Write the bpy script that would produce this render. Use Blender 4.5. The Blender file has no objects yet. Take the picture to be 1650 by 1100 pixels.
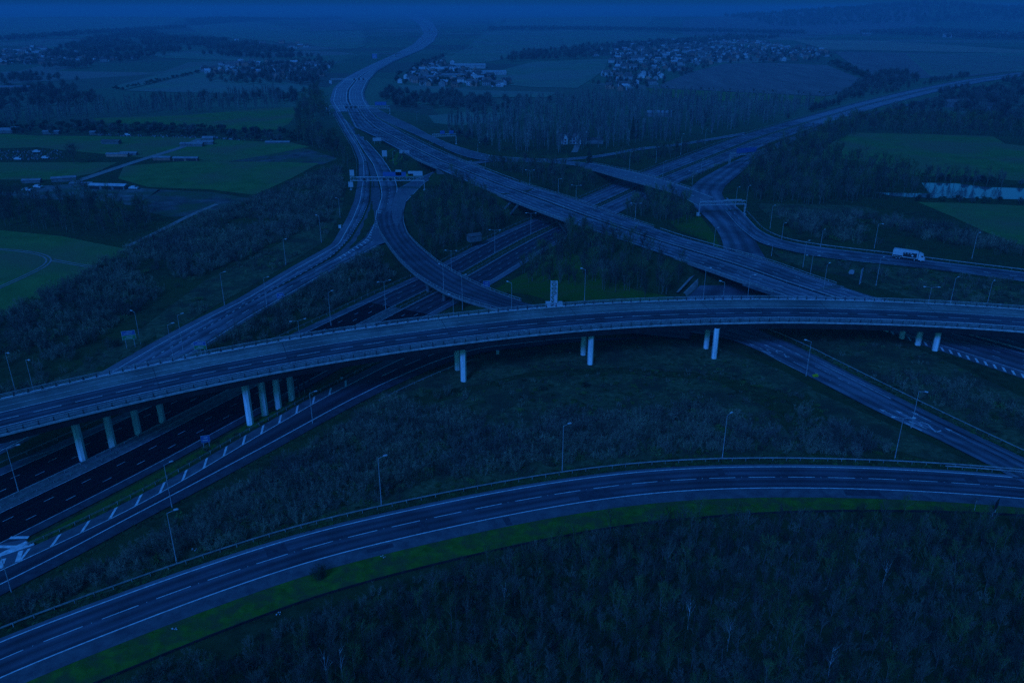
import bpy, math, random
import numpy as np
from mathutils import Vector, Matrix
from mathutils.geometry import delaunay_2d_cdt
random.seed(7); RNG = np.random.default_rng(7)
S = bpy.context.scene; COL = S.collection
R = math.radians
# ------------------------------------------------------------------ survey: photo points -> ground points
F, HY, CZ = 1283.0, 14.0, 98.0
PITCH = math.atan((550 - HY) / F)
FW = np.array([0, math.cos(PITCH), -math.sin(PITCH)]); UP = np.array([0, math.sin(PITCH), math.cos(PITCH)])
def at(x, y, z=0.0):
    d = FW + (x - 825) / F * np.array([1., 0, 0]) + (550 - y) / F * UP
    t = (z - CZ) / d[2]
    return np.array([d[0] * t, d[1] * t, z])
def proj(P):
    q = np.atleast_2d(P) - np.array([0, 0, CZ]); zc = q @ FW
    return np.stack([825 + F * q[:, 0] / zc, 550 - F * (q @ UP) / zc], 1)
def survey(s, z=None):
    """list of (x,y[,z]) -> world points; missing z are interpolated between given ones"""
    idx = [i for i, q in enumerate(s) if len(q) > 2]; zs = [s[i][2] for i in idx]
    out = []
    for i, q in enumerate(s):
        zz = z if z is not None else float(np.interp(i, idx, zs))
        out.append(at(q[0], q[1], zz))
    return np.array(out)
# ------------------------------------------------------------------ polylines
def cum(P): return np.concatenate([[0], np.cumsum(np.linalg.norm(np.diff(P[:, :2], axis=0), axis=1))])
def resamp(P, n=None, step=None, it=6):
    P = np.asarray(P, float); c = cum(P); L = c[-1]
    if n is None: n = max(3, int(L / step) + 1)
    t = np.linspace(0, L, n)
    Q = np.stack([np.interp(t, c, P[:, k]) for k in range(3)], 1)
    for _ in range(it):
        Q[1:-1] = .25 * Q[:-2] + .5 * Q[1:-1] + .25 * Q[2:]
    return Q
def normals(P):
    d = np.gradient(P[:, :2], axis=0); d /= np.linalg.norm(d, axis=1)[:, None] + 1e-9
    return np.stack([-d[:, 1], d[:, 0]], 1)
def offs(P, o, dz=0.0):
    n = normals(P); Q = P.copy(); Q[:, :2] += n * (np.asarray(o).reshape(-1, 1) if np.ndim(o) else o); Q[:, 2] += dz
    return Q
def mixp(L, Rr, t, dz=0.0):
    Q = L * (1 - t) + Rr * t; Q[:, 2] += dz; return Q
def sub(P, a, b):
    """part of P between the fractions a..b"""
    c = cum(P); t = np.linspace(c[-1] * a, c[-1] * b, max(2, int(len(P) * (b - a)) + 2))
    return np.stack([np.interp(t, c, P[:, k]) for k in range(3)], 1)
# ------------------------------------------------------------------ mesh builder
class MB:
    def __init__(s): s.v = []; s.f = []; s.m = []; s.uv = []
    def quad(s, a, b, c, d, m=0, uv=None):
        n = len(s.v); s.v += [tuple(a), tuple(b), tuple(c), tuple(d)]; s.f.append((n, n + 1, n + 2, n + 3)); s.m.append(m); s.uv.append(uv or ((0, 0),) * 4)
    def tri(s, a, b, c, m=0):
        n = len(s.v); s.v += [tuple(a), tuple(b), tuple(c)]; s.f.append((n, n + 1, n + 2)); s.m.append(m); s.uv.append(((0, 0),) * 3)
    def poly(s, pts, m=0):
        n = len(s.v); s.v += [tuple(p) for p in pts]; s.f.append(tuple(range(n, n + len(pts)))); s.m.append(m); s.uv.append(((0, 0),) * len(pts))
    def ribbon(s, P, Q, m=0, u0=0, u1=1, dz=0.0):
        c = cum((P + Q) / 2); n = len(s.v)
        for i in range(len(P)):
            s.v.append((P[i][0], P[i][1], P[i][2] + dz)); s.v.append((Q[i][0], Q[i][1], Q[i][2] + dz))
        for i in range(len(P) - 1):
            a = n + 2 * i
            s.f.append((a, a + 1, a + 3, a + 2)); s.m.append(m)
            s.uv.append(((u0, c[i]), (u1, c[i]), (u1, c[i + 1]), (u0, c[i + 1])))
    def sweep(s, P, prof, m=0, closed=True, caps=True):
        """profile of (offset, dz) carried along P"""
        N = normals(P); n = len(s.v); k = len(prof)
        for i in range(len(P)):
            for o, z in prof: s.v.append((P[i][0] + N[i][0] * o, P[i][1] + N[i][1] * o, P[i][2] + z))
        for i in range(len(P) - 1):
            for j in range(k if closed else k - 1):
                a = n + i * k + j; b = n + i * k + (j + 1) % k
                s.f.append((a, b, b + k, a + k)); s.m.append(m); s.uv.append(((0, 0),) * 4)
        if caps and closed:
            s.f.append(tuple(range(n, n + k))); s.m.append(m); s.uv.append(((0, 0),) * k)
            s.f.append(tuple(range(n + (len(P) - 1) * k, n + len(P) * k))); s.m.append(m); s.uv.append(((0, 0),) * k)
    def box(s, c, d, m=0, rz=0.0, tilt=None):
        M = Matrix.Rotation(rz, 3, 'Z')
        if tilt: M = M @ Matrix.Rotation(tilt[1], 3, tilt[0])
        n = len(s.v)
        for sx, sy, sz in ((-1, -1, -1), (1, -1, -1), (1, 1, -1), (-1, 1, -1), (-1, -1, 1), (1, -1, 1), (1, 1, 1), (-1, 1, 1)):
            p = M @ Vector((sx * d[0] / 2, sy * d[1] / 2, sz * d[2] / 2)); s.v.append((c[0] + p.x, c[1] + p.y, c[2] + p.z))
        for f in ((0, 3, 2, 1), (4, 5, 6, 7), (0, 1, 5, 4), (1, 2, 6, 5), (2, 3, 7, 6), (3, 0, 4, 7)):
            s.f.append(tuple(n + q for q in f)); s.m.append(m); s.uv.append(((0, 0),) * 4)
    def tube(s, a, b, r0, r1=None, k=6, m=0, cap=True):
        a = Vector(a); b = Vector(b); r1 = r0 if r1 is None else r1
        d = (b - a); d = d.normalized() if d.length > 1e-6 else Vector((0, 0, 1))
        x = d.orthogonal().normalized(); y = d.cross(x); n = len(s.v)
        for p, r in ((a, r0), (b, r1)):
            for i in range(k):
                t = 2 * math.pi * i / k; s.v.append(tuple(p + x * math.cos(t) * r + y * math.sin(t) * r))
        for i in range(k):
            j = (i + 1) % k; s.f.append((n + i, n + j, n + k + j, n + k + i)); s.m.append(m); s.uv.append(((0, 0),) * 4)
        if cap and k > 2:
            s.f.append(tuple(n + k + i for i in range(k))); s.m.append(m); s.uv.append(((0, 0),) * k)
    def blade(s, a, b, w, m=0, w1=.3):
        a = Vector(a); b = Vector(b); d = b - a
        x = d.cross(Vector((random.uniform(-1, 1), random.uniform(-1, 1), random.uniform(-1, 1))))
        x = x.normalized() * w / 2 if x.length > 1e-6 else Vector((w / 2, 0, 0))
        s.quad(a - x, a + x, b + x * w1, b - x * w1, m)
    def mesh(s, name, mats, smooth=False):
        me = bpy.data.meshes.new(name); me.from_pydata(s.v, [], s.f)
        for mt in (mats if isinstance(mats, (list, tuple)) else [mats]): me.materials.append(mt)
        if any(s.m): me.polygons.foreach_set('material_index', s.m)
        if any(any(u != (0, 0) for u in q) for q in s.uv[:4]):
            ul = me.uv_layers.new(name='UVMap'); ul.data.foreach_set('uv', [c for q in s.uv for u in q for c in u])
        if smooth: me.polygons.foreach_set('use_smooth', [True] * len(me.polygons))
        me.update(); return me
    def build(s, name, mats, parent=None, smooth=False, **kw):
        o = bpy.data.objects.new(name, s.mesh(name, mats, smooth)); COL.objects.link(o)
        if parent: o.parent = parent
        for k, v in kw.items(): o[k] = v
        return o
def tag(o, label=None, category=None, group=None, kind=None):
    if label: o['label'] = label
    if category: o['category'] = category
    if group: o['group'] = group
    if kind: o['kind'] = kind
    return o
def empty(name, loc, rz=0.0, **kw):
    o = bpy.data.objects.new(name, None); COL.objects.link(o); o.location = loc; o.rotation_euler = (0, 0, rz); o.empty_display_size = .5
    return tag(o, **kw)
def copy_tree(o, parent=None):
    c = o.copy(); COL.objects.link(c); c.parent = parent
    for ch in list(o.children): copy_tree(ch, c)
    return c
# ------------------------------------------------------------------ materials
def mat(name, c1, c2=None, scale=1.0, rough=.85, detail=6, c3=None, scale3=.05, stretch=None, uvmode=False, bump=0.0, metal=0.0, rand=0.0, wear=False, lo=.35, hi=.65):
    m = bpy.data.materials.new(name); m.use_nodes = True; nt = m.node_tree; N = nt.nodes; L = nt.links
    b = N['Principled BSDF']; b.inputs['Roughness'].default_value = rough; b.inputs['Metallic'].default_value = metal
    b.inputs['Specular IOR Level'].default_value = .25 if rough < .7 and name not in ('new_dark_asphalt',) else .03
    if c2 is None and not rand:
        b.inputs['Base Color'].default_value = (*c1, 1); return m
    if uvmode: src = N.new('ShaderNodeTexCoord').outputs['UV']
    else: src = N.new('ShaderNodeNewGeometry').outputs['Position']
    if stretch:
        mp = N.new('ShaderNodeMapping'); mp.inputs['Scale'].default_value = stretch; L.new(src, mp.inputs['Vector']); vec = mp.outputs[0]
    else: vec = src
    col = None
    if c2 is not None:
        n = N.new('ShaderNodeTexNoise'); n.inputs['Scale'].default_value = scale; n.inputs['Detail'].default_value = detail; n.inputs['Roughness'].default_value = .62
        L.new(vec, n.inputs['Vector'])
        r = N.new('ShaderNodeValToRGB'); r.color_ramp.elements[0].position = lo; r.color_ramp.elements[1].position = hi
        r.color_ramp.elements[0].color = (*c1, 1); r.color_ramp.elements[1].color = (*c2, 1)
        L.new(n.outputs['Fac'], r.inputs['Fac']); col = r.outputs[0]
    if c3 is not None:
        n2 = N.new('ShaderNodeTexNoise'); n2.inputs['Scale'].default_value = scale3; n2.inputs['Detail'].default_value = 5; L.new(src, n2.inputs['Vector'])
        r2 = N.new('ShaderNodeValToRGB'); r2.color_ramp.elements[0].position = .42; r2.color_ramp.elements[1].position = .62
        L.new(n2.outputs['Fac'], r2.inputs['Fac'])
        mx = N.new('ShaderNodeMix'); mx.data_type = 'RGBA'; L.new(r2.outputs[0], mx.inputs['Factor']); L.new(col, mx.inputs['A']); mx.inputs['B'].default_value = (*c3, 1); col = mx.outputs['Result']
    if wear:   # wheel tracks: bands across the lane, from the ribbon's own across-coordinate
        sx = N.new('ShaderNodeSeparateXYZ'); L.new(src, sx.inputs[0])
        w = N.new('ShaderNodeMath'); w.operation = 'MULTIPLY'; w.inputs[1].default_value = wear; L.new(sx.outputs['X'], w.inputs[0])
        si = N.new('ShaderNodeMath'); si.operation = 'SINE'; L.new(w.outputs[0], si.inputs[0])
        ma = N.new('ShaderNodeMapRange'); ma.inputs['From Min'].default_value = -1; ma.inputs['From Max'].default_value = 1; ma.inputs['To Min'].default_value = .62; ma.inputs['To Max'].default_value = 1.3
        L.new(si.outputs[0], ma.inputs['Value'])
        mx = N.new('ShaderNodeMix'); mx.data_type = 'RGBA'; mx.blend_type = 'MULTIPLY'; mx.inputs['Factor'].default_value = .75; L.new(col, mx.inputs['A'])
        cb = N.new('ShaderNodeCombineColor'); [L.new(ma.outputs[0], cb.inputs[i]) for i in range(3)]; L.new(cb.outputs[0], mx.inputs['B']); col = mx.outputs['Result']
    if rand:
        oi = N.new('ShaderNodeObjectInfo'); ma = N.new('ShaderNodeMapRange'); ma.inputs['To Min'].default_value = 1 - rand; ma.inputs['To Max'].default_value = 1 + rand
        L.new(oi.outputs['Random'], ma.inputs['Value'])
        cb = N.new('ShaderNodeCombineColor'); [L.new(ma.outputs[0], cb.inputs[i]) for i in range(3)]
        mx = N.new('ShaderNodeMix'); mx.data_type = 'RGBA'; mx.blend_type = 'MULTIPLY'; mx.inputs['Factor'].default_value = 1
        if col is not None: L.new(col, mx.inputs['A'])
        else: mx.inputs['A'].default_value = (*c1, 1)
        L.new(cb.outputs[0], mx.inputs['B']); col = mx.outputs['Result']
    L.new(col, b.inputs['Base Color'])
    if bump and c2 is not None:
        bp = N.new('ShaderNodeBump'); bp.inputs['Strength'].default_value = bump; bp.inputs['Distance'].default_value = .3; L.new(n.outputs['Fac'], bp.inputs['Height']); L.new(bp.outputs[0], b.inputs['Normal'])
    return m
M = {}
M['asphalt'] = mat('worn_asphalt', (.048, .048, .06), (.08, .08, .096), 1, .8, c3=(.042, .042, .05), scale3=.09, uvmode=True, stretch=(1.1, .03, 1), wear=2 * math.pi / 2.2)
M['asphalt_plain'] = mat('grey_asphalt', (.065, .065, .075), (.1, .1, .115), .35, .8, c3=(.12, .12, .13), scale3=.03)
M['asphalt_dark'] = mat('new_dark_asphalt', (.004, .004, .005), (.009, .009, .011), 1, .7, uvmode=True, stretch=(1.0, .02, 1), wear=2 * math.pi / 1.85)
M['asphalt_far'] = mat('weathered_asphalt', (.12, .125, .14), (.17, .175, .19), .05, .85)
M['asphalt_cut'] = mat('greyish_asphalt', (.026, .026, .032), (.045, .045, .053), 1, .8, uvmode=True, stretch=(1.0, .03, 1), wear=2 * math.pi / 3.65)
M['asphalt_patch'] = mat('patch_tarmac', (.03, .03, .038), (.05, .05, .06), .8, .8)
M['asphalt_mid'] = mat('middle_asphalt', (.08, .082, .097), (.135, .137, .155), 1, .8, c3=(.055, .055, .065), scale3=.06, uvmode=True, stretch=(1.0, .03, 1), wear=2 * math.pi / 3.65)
M['shoulder'] = mat('dusty_hard_shoulder', (.11, .125, .11), (.17, .18, .165), .6, .9, c3=(.085, .09, .085), scale3=.08)
M['shoulder_dark'] = mat('stained_hard_shoulder', (.05, .052, .06), (.09, .093, .1), .4, .9)
M['shoulder_cut'] = mat('grimy_hard_shoulder', (.028, .028, .034), (.05, .052, .06), .4, .9)
M['verge_slab'] = mat('deck_edge_concrete', (.09, .09, .09), (.15, .15, .15), .8, .85)
M['concrete'] = mat('pale_concrete', (.32, .33, .32), (.58, .58, .56), .9, .8, stretch=(1, 1, .18))
M['concrete_dark'] = mat('stained_concrete', (.06, .06, .06), (.12, .12, .115), .6, .85)
M['soffit'] = mat('grimy_soffit', (.012, .012, .012), (.022, .022, .022), .5, .9)  # near-black base colour for the viaduct deck beam and the verge kerb
M['paint'] = mat('road_paint', (.3, .31, .3), (.55, .56, .54), 1.2, .6)
M['paint_worn'] = mat('worn_road_paint', (.2, .2, .2), (.42, .42, .41), .9, .7)
M['steel'] = mat('galvanised_steel', (.22, .23, .24), (.3, .31, .32), 3, .5, metal=.3)
M['steel_dark'] = mat('dark_steel', (.02, .02, .022), (.035, .035, .04), 3, .6)
M['rail'] = mat('barrier_steel', (.15, .155, .15), (.27, .275, .27), .7, .6, metal=.2)
M['lamp'] = mat('lamp_housing', (.3, .3, .3), (.38, .38, .38), 3, .35)
M['sign_blue'] = mat('sign_blue', (.02, .06, .16), (.03, .08, .2), 2, .4)
M['sign_white'] = mat('sign_white', (.22, .225, .23), (.3, .3, .3), 2, .4)
M['sign_green'] = mat('sign_green', (.02, .12, .04), (.03, .15, .05), 2, .4)
M['sign_yellow'] = mat('sign_yellow', (.14, .14, .03), (.17, .16, .04), 2, .4)
M['sign_back'] = mat('sign_back', (.17, .175, .18), (.22, .22, .23), 2, .5)
M['black'] = mat('black_casing', (.012, .012, .013), (.016, .016, .018), 2, .5)
M['glass'] = mat('dark_glass', (.015, .02, .025), (.02, .025, .03), 2, .12)
M['rubber'] = mat('tyre_rubber', (.015, .015, .015), (.02, .02, .02), 4, .8)
M['truck_white'] = mat('white_bodywork', (.28, .29, .29), (.36, .36, .36), 1, .45)
M['ground'] = mat('rough_ground', (.014, .022, .007), (.04, .05, .02), .35, .95, c3=(.03, .045, .012), scale3=.05, bump=.6)
M['grass'] = mat('verge_grass', (.018, .055, .004), (.04, .10, .01), 1.6, .95, c3=(.05, .07, .014), scale3=.12, bump=.5)
M['verge'] = mat('mown_verge', (.028, .072, .006), (.06, .13, .014), .45, .95, c3=(.055, .062, .02), scale3=.3, bump=.5)
M['rough_grass'] = mat('rough_grass', (.026, .038, .014), (.085, .095, .045), .6, .95, c3=(.035, .036, .02), scale3=.11, bump=.5)
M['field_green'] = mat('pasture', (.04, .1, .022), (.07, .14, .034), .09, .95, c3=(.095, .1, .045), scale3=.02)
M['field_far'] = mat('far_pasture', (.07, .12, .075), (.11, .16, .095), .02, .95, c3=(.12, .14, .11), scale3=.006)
M['field_brown'] = mat('ploughed_field', (.1, .085, .08), (.15, .125, .115), .05, .95, stretch=(1, .15, 1))
M['field_pale'] = mat('stubble_field', (.15, .14, .1), (.2, .18, .13), .01, .95, stretch=(.2, 1, 1))
M['soil'] = mat('trampled_soil', (.04, .038, .034), (.1, .092, .085), .12, .95, c3=(.045, .07, .03), scale3=.05)
M['pale_soil'] = mat('pale_mud', (.06, .062, .055), (.15, .15, .145), .15, .95, c3=(.05, .07, .04), scale3=.06)
M['track'] = mat('dirt_track', (.13, .125, .115), (.2, .19, .175), .3, .95)
M['bark'] = mat('dull_bark', (.06, .058, .045), (.1, .095, .075), 2.0, .9, rand=.35)
M['birch'] = mat('pale_bark', (.24, .24, .22), (.32, .32, .3), 3.0, .8)
M['twig'] = mat('bare_twigs', (.072, .064, .046), None, rand=.6)
M['twig_green'] = mat('mossy_twigs', (.06, .078, .025), None, rand=.6)
M['scrub'] = mat('scrub_twigs', (.09, .078, .062), (.13, .12, .075), .05, .9, rand=.6)
M['bramble'] = mat('bramble_leaves', (.03, .055, .015), (.055, .09, .02), .1, .9, rand=.4)
M['tuft'] = mat('dry_grass_tufts', (.08, .11, .04), (.12, .15, .055), .1, .9, rand=.4)
M['conifer'] = mat('evergreen_leaves', (.018, .032, .018), (.03, .05, .026), .2, .9, rand=.3)
M['gorse'] = mat('yellow_gorse', (.3, .3, .01), (.42, .4, .01), 2, .8)
M['wood_far'] = mat('distant_twigs', (.055, .055, .05), (.08, .082, .065), .02, .9, rand=.5)
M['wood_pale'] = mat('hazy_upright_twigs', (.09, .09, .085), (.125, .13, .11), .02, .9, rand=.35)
M['edge'] = mat('parapet_edge_concrete', (.16, .16, .155), (.3, .3, .29), .7, .85)
M['wall_white'] = mat('render_wall', (.17, .17, .165), (.29, .29, .28), .3, .8, rand=.4)
M['wall_brick'] = mat('brick_wall', (.2, .1, .07), (.28, .15, .11), .5, .85, rand=.25)
M['roof_dull'] = mat('weathered_sheet_roof', (.11, .115, .12), (.17, .175, .18), .3, .7)
M['wall_dull'] = mat('weathered_wall', (.07, .07, .068), (.13, .13, .125), .3, .85)
M['roof_tile'] = mat('tile_roof', (.06, .05, .048), (.1, .085, .08), .5, .85, rand=.4)
M['roof_grey'] = mat('sheet_roof', (.17, .18, .18), (.27, .28, .28), .3, .6, rand=.25)
def water_mat():
    m = bpy.data.materials.new('pond_water'); m.use_nodes = True; nt = m.node_tree; b = nt.nodes['Principled BSDF']
    b.inputs['Base Color'].default_value = (.08, .09, .095, 1); b.inputs['Roughness'].default_value = .06; b.inputs['IOR'].default_value = 1.45
    n = nt.nodes.new('ShaderNodeTexNoise'); n.inputs['Scale'].default_value = .6; bp = nt.nodes.new('ShaderNodeBump'); bp.inputs['Strength'].default_value = .05
    nt.links.new(n.outputs[0], bp.inputs['Height']); nt.links.new(bp.outputs[0], b.inputs['Normal']); return m
M['water'] = water_mat()
def land_mat():
    m = M['ground']; nt = m.node_tree; N = nt.nodes; L = nt.links; b = N['Principled BSDF']; src = b.inputs['Base Color'].links[0].from_socket
    geo = N.new('ShaderNodeNewGeometry'); sx = N.new('ShaderNodeSeparateXYZ'); L.new(geo.outputs['Position'], sx.inputs[0])
    n = N.new('ShaderNodeTexVoronoi'); n.inputs['Scale'].default_value = .0042; n.inputs['Randomness'].default_value = .9; L.new(geo.outputs['Position'], n.inputs['Vector'])
    r = N.new('ShaderNodeValToRGB'); e = r.color_ramp.elements; e[0].position = 0; e[0].color = (.05, .085, .05, 1); e[1].position = 1; e[1].color = (.14, .13, .11, 1)
    for p, c in ((.3, (.08, .12, .07, 1)), (.5, (.07, .065, .055, 1)), (.75, (.06, .1, .055, 1))): q = e.new(p); q.color = c
    sc = N.new('ShaderNodeSeparateColor'); L.new(n.outputs['Color'], sc.inputs[0]); L.new(sc.outputs[0], r.inputs['Fac'])
    ma = N.new('ShaderNodeMapRange'); ma.inputs['From Min'].default_value = 620; ma.inputs['From Max'].default_value = 900; L.new(sx.outputs['Y'], ma.inputs['Value'])
    mx = N.new('ShaderNodeMix'); mx.data_type = 'RGBA'; L.new(ma.outputs[0], mx.inputs['Factor']); L.new(src, mx.inputs['A']); L.new(r.outputs[0], mx.inputs['B']); L.new(mx.outputs['Result'], b.inputs['Base Color'])
land_mat()

# ------------------------------------------------------------------ roads: the survey
RT = {}     # name -> dict(P mid, hw, ground flag) for terrain and clearance
def reg(name, mid, hw, ground=None):
    hw = np.broadcast_to(hw, (len(mid),)).copy()
    g = np.ones(len(mid), bool) if ground is None else ground
    RT[name] = (mid, hw, g)
def pair(Lp, Rp, step=4.0, it=4):
    L0 = survey(Lp); R0 = survey(Rp); n = int(max(cum(L0)[-1], cum(R0)[-1]) / step) + 2
    return resamp(L0, n, it=it), resamp(R0, n, it=it)
def regpair(name, L, Rr, gaps=()):
    mid = (L + Rr) / 2; hw = np.linalg.norm((L - Rr)[:, :2], axis=1) / 2
    t = np.linspace(0, 1, len(mid)); g = np.ones(len(mid), bool)
    for a, b in gaps: g &= ~((t > a) & (t < b))
    reg(name, mid, hw, g)
# A: two-lane slip road across the foreground; reference = far white line
A = resamp(survey([(-160, 1105, 0), (-80, 1068, 0), (0, 1032, 0), (145.5, 978, 0), (254.5, 938, 0), (327, 912.7, 0), (436, 877, 0), (509, 856, 0), (600, 834.5, 0), (695, 814, 0), (753.6, 801.8, 0), (841, 785.5, 0), (932, 771, 0), (1023, 760, 0), (1123, 753.3, 0), (1232, 751.2, 0), (1341, 752.2, 0), (1450, 756, 0), (1559, 762.5, 0), (1650, 770, 0), (1740, 779, 0), (1840, 791, 0), (1960, 808, 0)]), step=2.5, it=14)
reg('A', offs(A, -9.0), 11.2)
# B: long curving viaduct; reference = dashed centre line
Bpx = [(-130, 708, 10), (-60, 692, 10), (0, 676.3, 10), (60, 662.3, 10), (127.6, 645.6, 10), (192.6, 630.9, 10), (255, 616.7, 10.2), (314, 604.2, 10.4), (373, 592.6, 10.8), (428.8, 581.8, 11), (484, 571.8, 11.3), (538, 562.7, 11.6), (589.6, 554.8, 12), (642.3, 547.2, 12), (693, 540.4, 12.2), (742.3, 534.2, 12.3), (790.7, 528.8, 12.4), (838.8, 523.4, 12.4), (886.6, 519, 12.3), (933, 515, 12.2), (979, 511.9, 12), (1026.4, 508.7, 11.8), (1071.8, 507.2, 11.5), (1118.4, 505.5, 11.2), (1166.3, 504.5, 10.9), (1212.9, 503.6, 10.6), (1259.5, 503.2, 10.3), (1307.7, 503.9, 10.1), (1376.4, 505.4, 10), (1423, 506.6, 10), (1472, 508.6, 10), (1521.2, 510.8, 10), (1571.5, 513.7, 10), (1615.6, 516.6, 10), (1680, 521.5, 10), (1760, 529, 10), (1860, 540, 10)]
B = resamp(survey(Bpx), step=2.5, it=22)
# M: motorway in the cutting; reference = middle of the central reservation
Mm = resamp(survey([(-170, 895, -5), (0, 815, -5), (171.8, 735.5, -5), (600, 517, -5), (649, 491, -5), (747, 443.4, -5), (796, 414, -5), (850, 384, -5), (959, 333.4, -4), (984, 322, -4), (1061, 286, -3), (1147, 252, -1.5), (1220.9, 222.5, 0), (1306.7, 195.5, 0), (1400, 168.5, 0), (1480, 148.5, 0), (1565, 131, 0), (1650, 119, 0), (1760, 106, 0)]), step=4, it=20)
reg('M', Mm, 16.8)
# R: slip road lower left, diverging from the motorway
RL, RRt = pair([(-120, 975, -5), (0, 919.3, -5), (100, 872.5, -5), (196.3, 827.2, -5), (300, 771, -5), (401.8, 710, -4.5), (516, 643.7, -3.5), (633.7, 583.6, -2), (720, 548, -1.2), (830, 530, -1), (960, 515, -1), (1110, 500, -1)],
              [(-120, 1000, -5), (0, 941.3, -5), (100, 891, -5), (196.3, 839.5, -5), (320, 775, -5), (444.8, 708.7, -4.5), (545.4, 653.5, -3.5), (619, 616.7, -2.6), (700, 582, -1.6), (766.9, 561, -1), (900, 546, -1), (1110, 533.5, -1)], 3)
regpair('R', offs(RL, 3.4), offs(RRt, -3.6))
# J + slips, D, K, F, C, G, H, I, L, E, W0
J1L, J1R = pair([(541.8, 180, 3), (560, 211, 3), (576, 236, 2.8), (585.5, 258, 2.5), (586.5, 283.6, 2.2), (580, 324.5, 2), (569, 351.8, 1.6), (545.4, 394.7, 1), (484, 429, 0), (422.7, 466, -.5), (400, 480, -.7), (361, 500, -1), (319, 520.5, -1.4), (245.4, 561, -2.3), (176.7, 601.5, -3.2), (100, 645, -4), (0, 700, -4.8), (-90, 745, -5)],
                [(548, 180, 3), (569, 218, 3), (583, 243.6, 2.8), (592, 265, 2.5), (596, 288, 2.2), (594.5, 324.5, 2), (583.6, 350, 1.6), (562, 385, 1.2), (536, 411.8, .7), (500, 433, .2), (460, 455, -.3), (398, 489, -.7), (361, 511, -1), (300, 545.5, -1.6), (235.6, 582, -2.4), (100, 662, -4), (0, 715, -4.8), (-90, 755, -5)], 3)
J1S = offs(J1L, -3.2)   # hard shoulder side
if np.linalg.norm(J1S[40] - J1R[40]) < np.linalg.norm(J1L[40] - J1R[40]): J1S = offs(J1L, 3.2)
regpair('J1', J1S, J1R)
SLL, SLR = pair([(609, 330, 2), (603.6, 361, 1.8), (591, 386, 1.4), (545.5, 415.5, .8), (500, 440, .2), (460, 457, -.3), (398, 489.6, -.7), (361, 511.6, -1), (300, 546, -1.6), (235.6, 582.6, -2.4), (100, 662.6, -4), (0, 715.6, -4.8), (-90, 755.6, -5)],
                [(640, 330, 2), (632, 361, 1.8), (618, 389, 1.4), (560, 421, .8), (513.5, 445, .2), (457, 478, -.5), (417.8, 500, -.8), (378, 524, -1.1), (338.7, 550, -1.6), (260, 595, -2.6), (150, 652, -4), (52.8, 699.6, -4.8), (-60, 757, -5)], 3)
regpair('SL', SLL, SLR)
SJL, SJR = pair([(556, 192.7, 3), (571, 218, 3), (587, 243.6, 2.7), (602, 265, 2.4), (609, 285, 2.2), (613, 297, 2.1), (616, 315.5, 2), (609, 339, 2)],
                [(571, 205.5, 3), (594.5, 231, 3), (612.7, 251, 2.7), (625.5, 269, 2.4), (636, 287, 2.2), (640, 302, 2.1), (639, 315, 2), (637, 330, 2)], 4)
regpair('SJ', SJL, SJR)
DL, DR = pair([(610, 330, 2), (606, 352, 2), (611, 372, 2.2), (627, 397, 2.8), (644, 419, 3), (673.6, 446, 3.2), (700, 462, 3.2), (722.7, 475, 3.2), (771.8, 491, 3), (803.7, 500, 2.6), (850, 512, 2), (920, 525, 1), (1020, 537, 0), (1110, 546, -.6)],
              [(656, 324.5, 2), (649, 342.7, 2), (650, 360, 2.2), (656, 378, 2.8), (673.6, 397, 3), (705.5, 424, 3.2), (736, 442.7, 3.2), (763.6, 457, 3.2), (784, 466, 3), (820.9, 480, 2.6), (865, 493.7, 2), (930, 502, 1), (1030, 506, 0), (1120, 508, -.6)], 3)
regpair('D', DL, DR, gaps=((.17, .72),))
KL, KR = pair([(640, 304, 2), (654, 297, 1.2), (669, 289, .4), (700, 276, -.6), (740, 262, 0), (790, 254, 1), (880, 255.5, 3)],
              [(655, 325, 2), (671, 308, 1.2), (686, 292.5, .4), (715, 280, -.6), (750, 268, 0), (790, 260, 1), (880, 262, 3)], 4)
regpair('K', KL, KR)
HL, HR = pair([(880.6, 255.5, 3), (951.8, 263.2, 4), (988.6, 271, 4.2), (1025, 278, 4.2), (1074.5, 292, 4), (1112, 304, 3.6), (1150, 318, 3)],
              [(880.6, 262, 3), (927, 266.5, 4), (959, 274.5, 4.2), (1001, 287, 4.2), (1050, 300, 4), (1086.7, 310, 3.6), (1123.6, 332, 3)], 4)
regpair('H', HL, HR, gaps=((.25, .85),))
IL, IR = pair([(880, 257, 3), (920, 254.5, 2.6), (964, 250.5, 2), (1025, 239, 1), (1099, 230.8, 0), (1159.5, 220.6, 0), (1200, 213.5, 0)],
              [(880, 260.5, 3), (920, 258, 2.6), (964, 254, 2), (1025, 242.5, 1), (1099, 234, 0), (1159.5, 224, 0), (1200, 217, 0)], 5)
regpair('I', IL, IR)
LL, LR = pair([(594.5, 172.5, 3), (601.8, 172.7, 3.2), (631, 187, 3.5), (663.6, 201.8, 3.5), (692.7, 218, 3.2), (727, 232.7, 2.5), (771, 246, 1.5), (800, 252, 1.4), (840, 254, 2)],
              [(594.5, 177, 3), (612.7, 191, 3.2), (638, 203.5, 3.5), (672.7, 218.4, 3.5), (700, 231, 3.2), (732.7, 247, 2.5), (762, 256, 1.5), (800, 261, 1.4), (840, 261, 2)], 5)
regpair('L', LL, LR)
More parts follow.
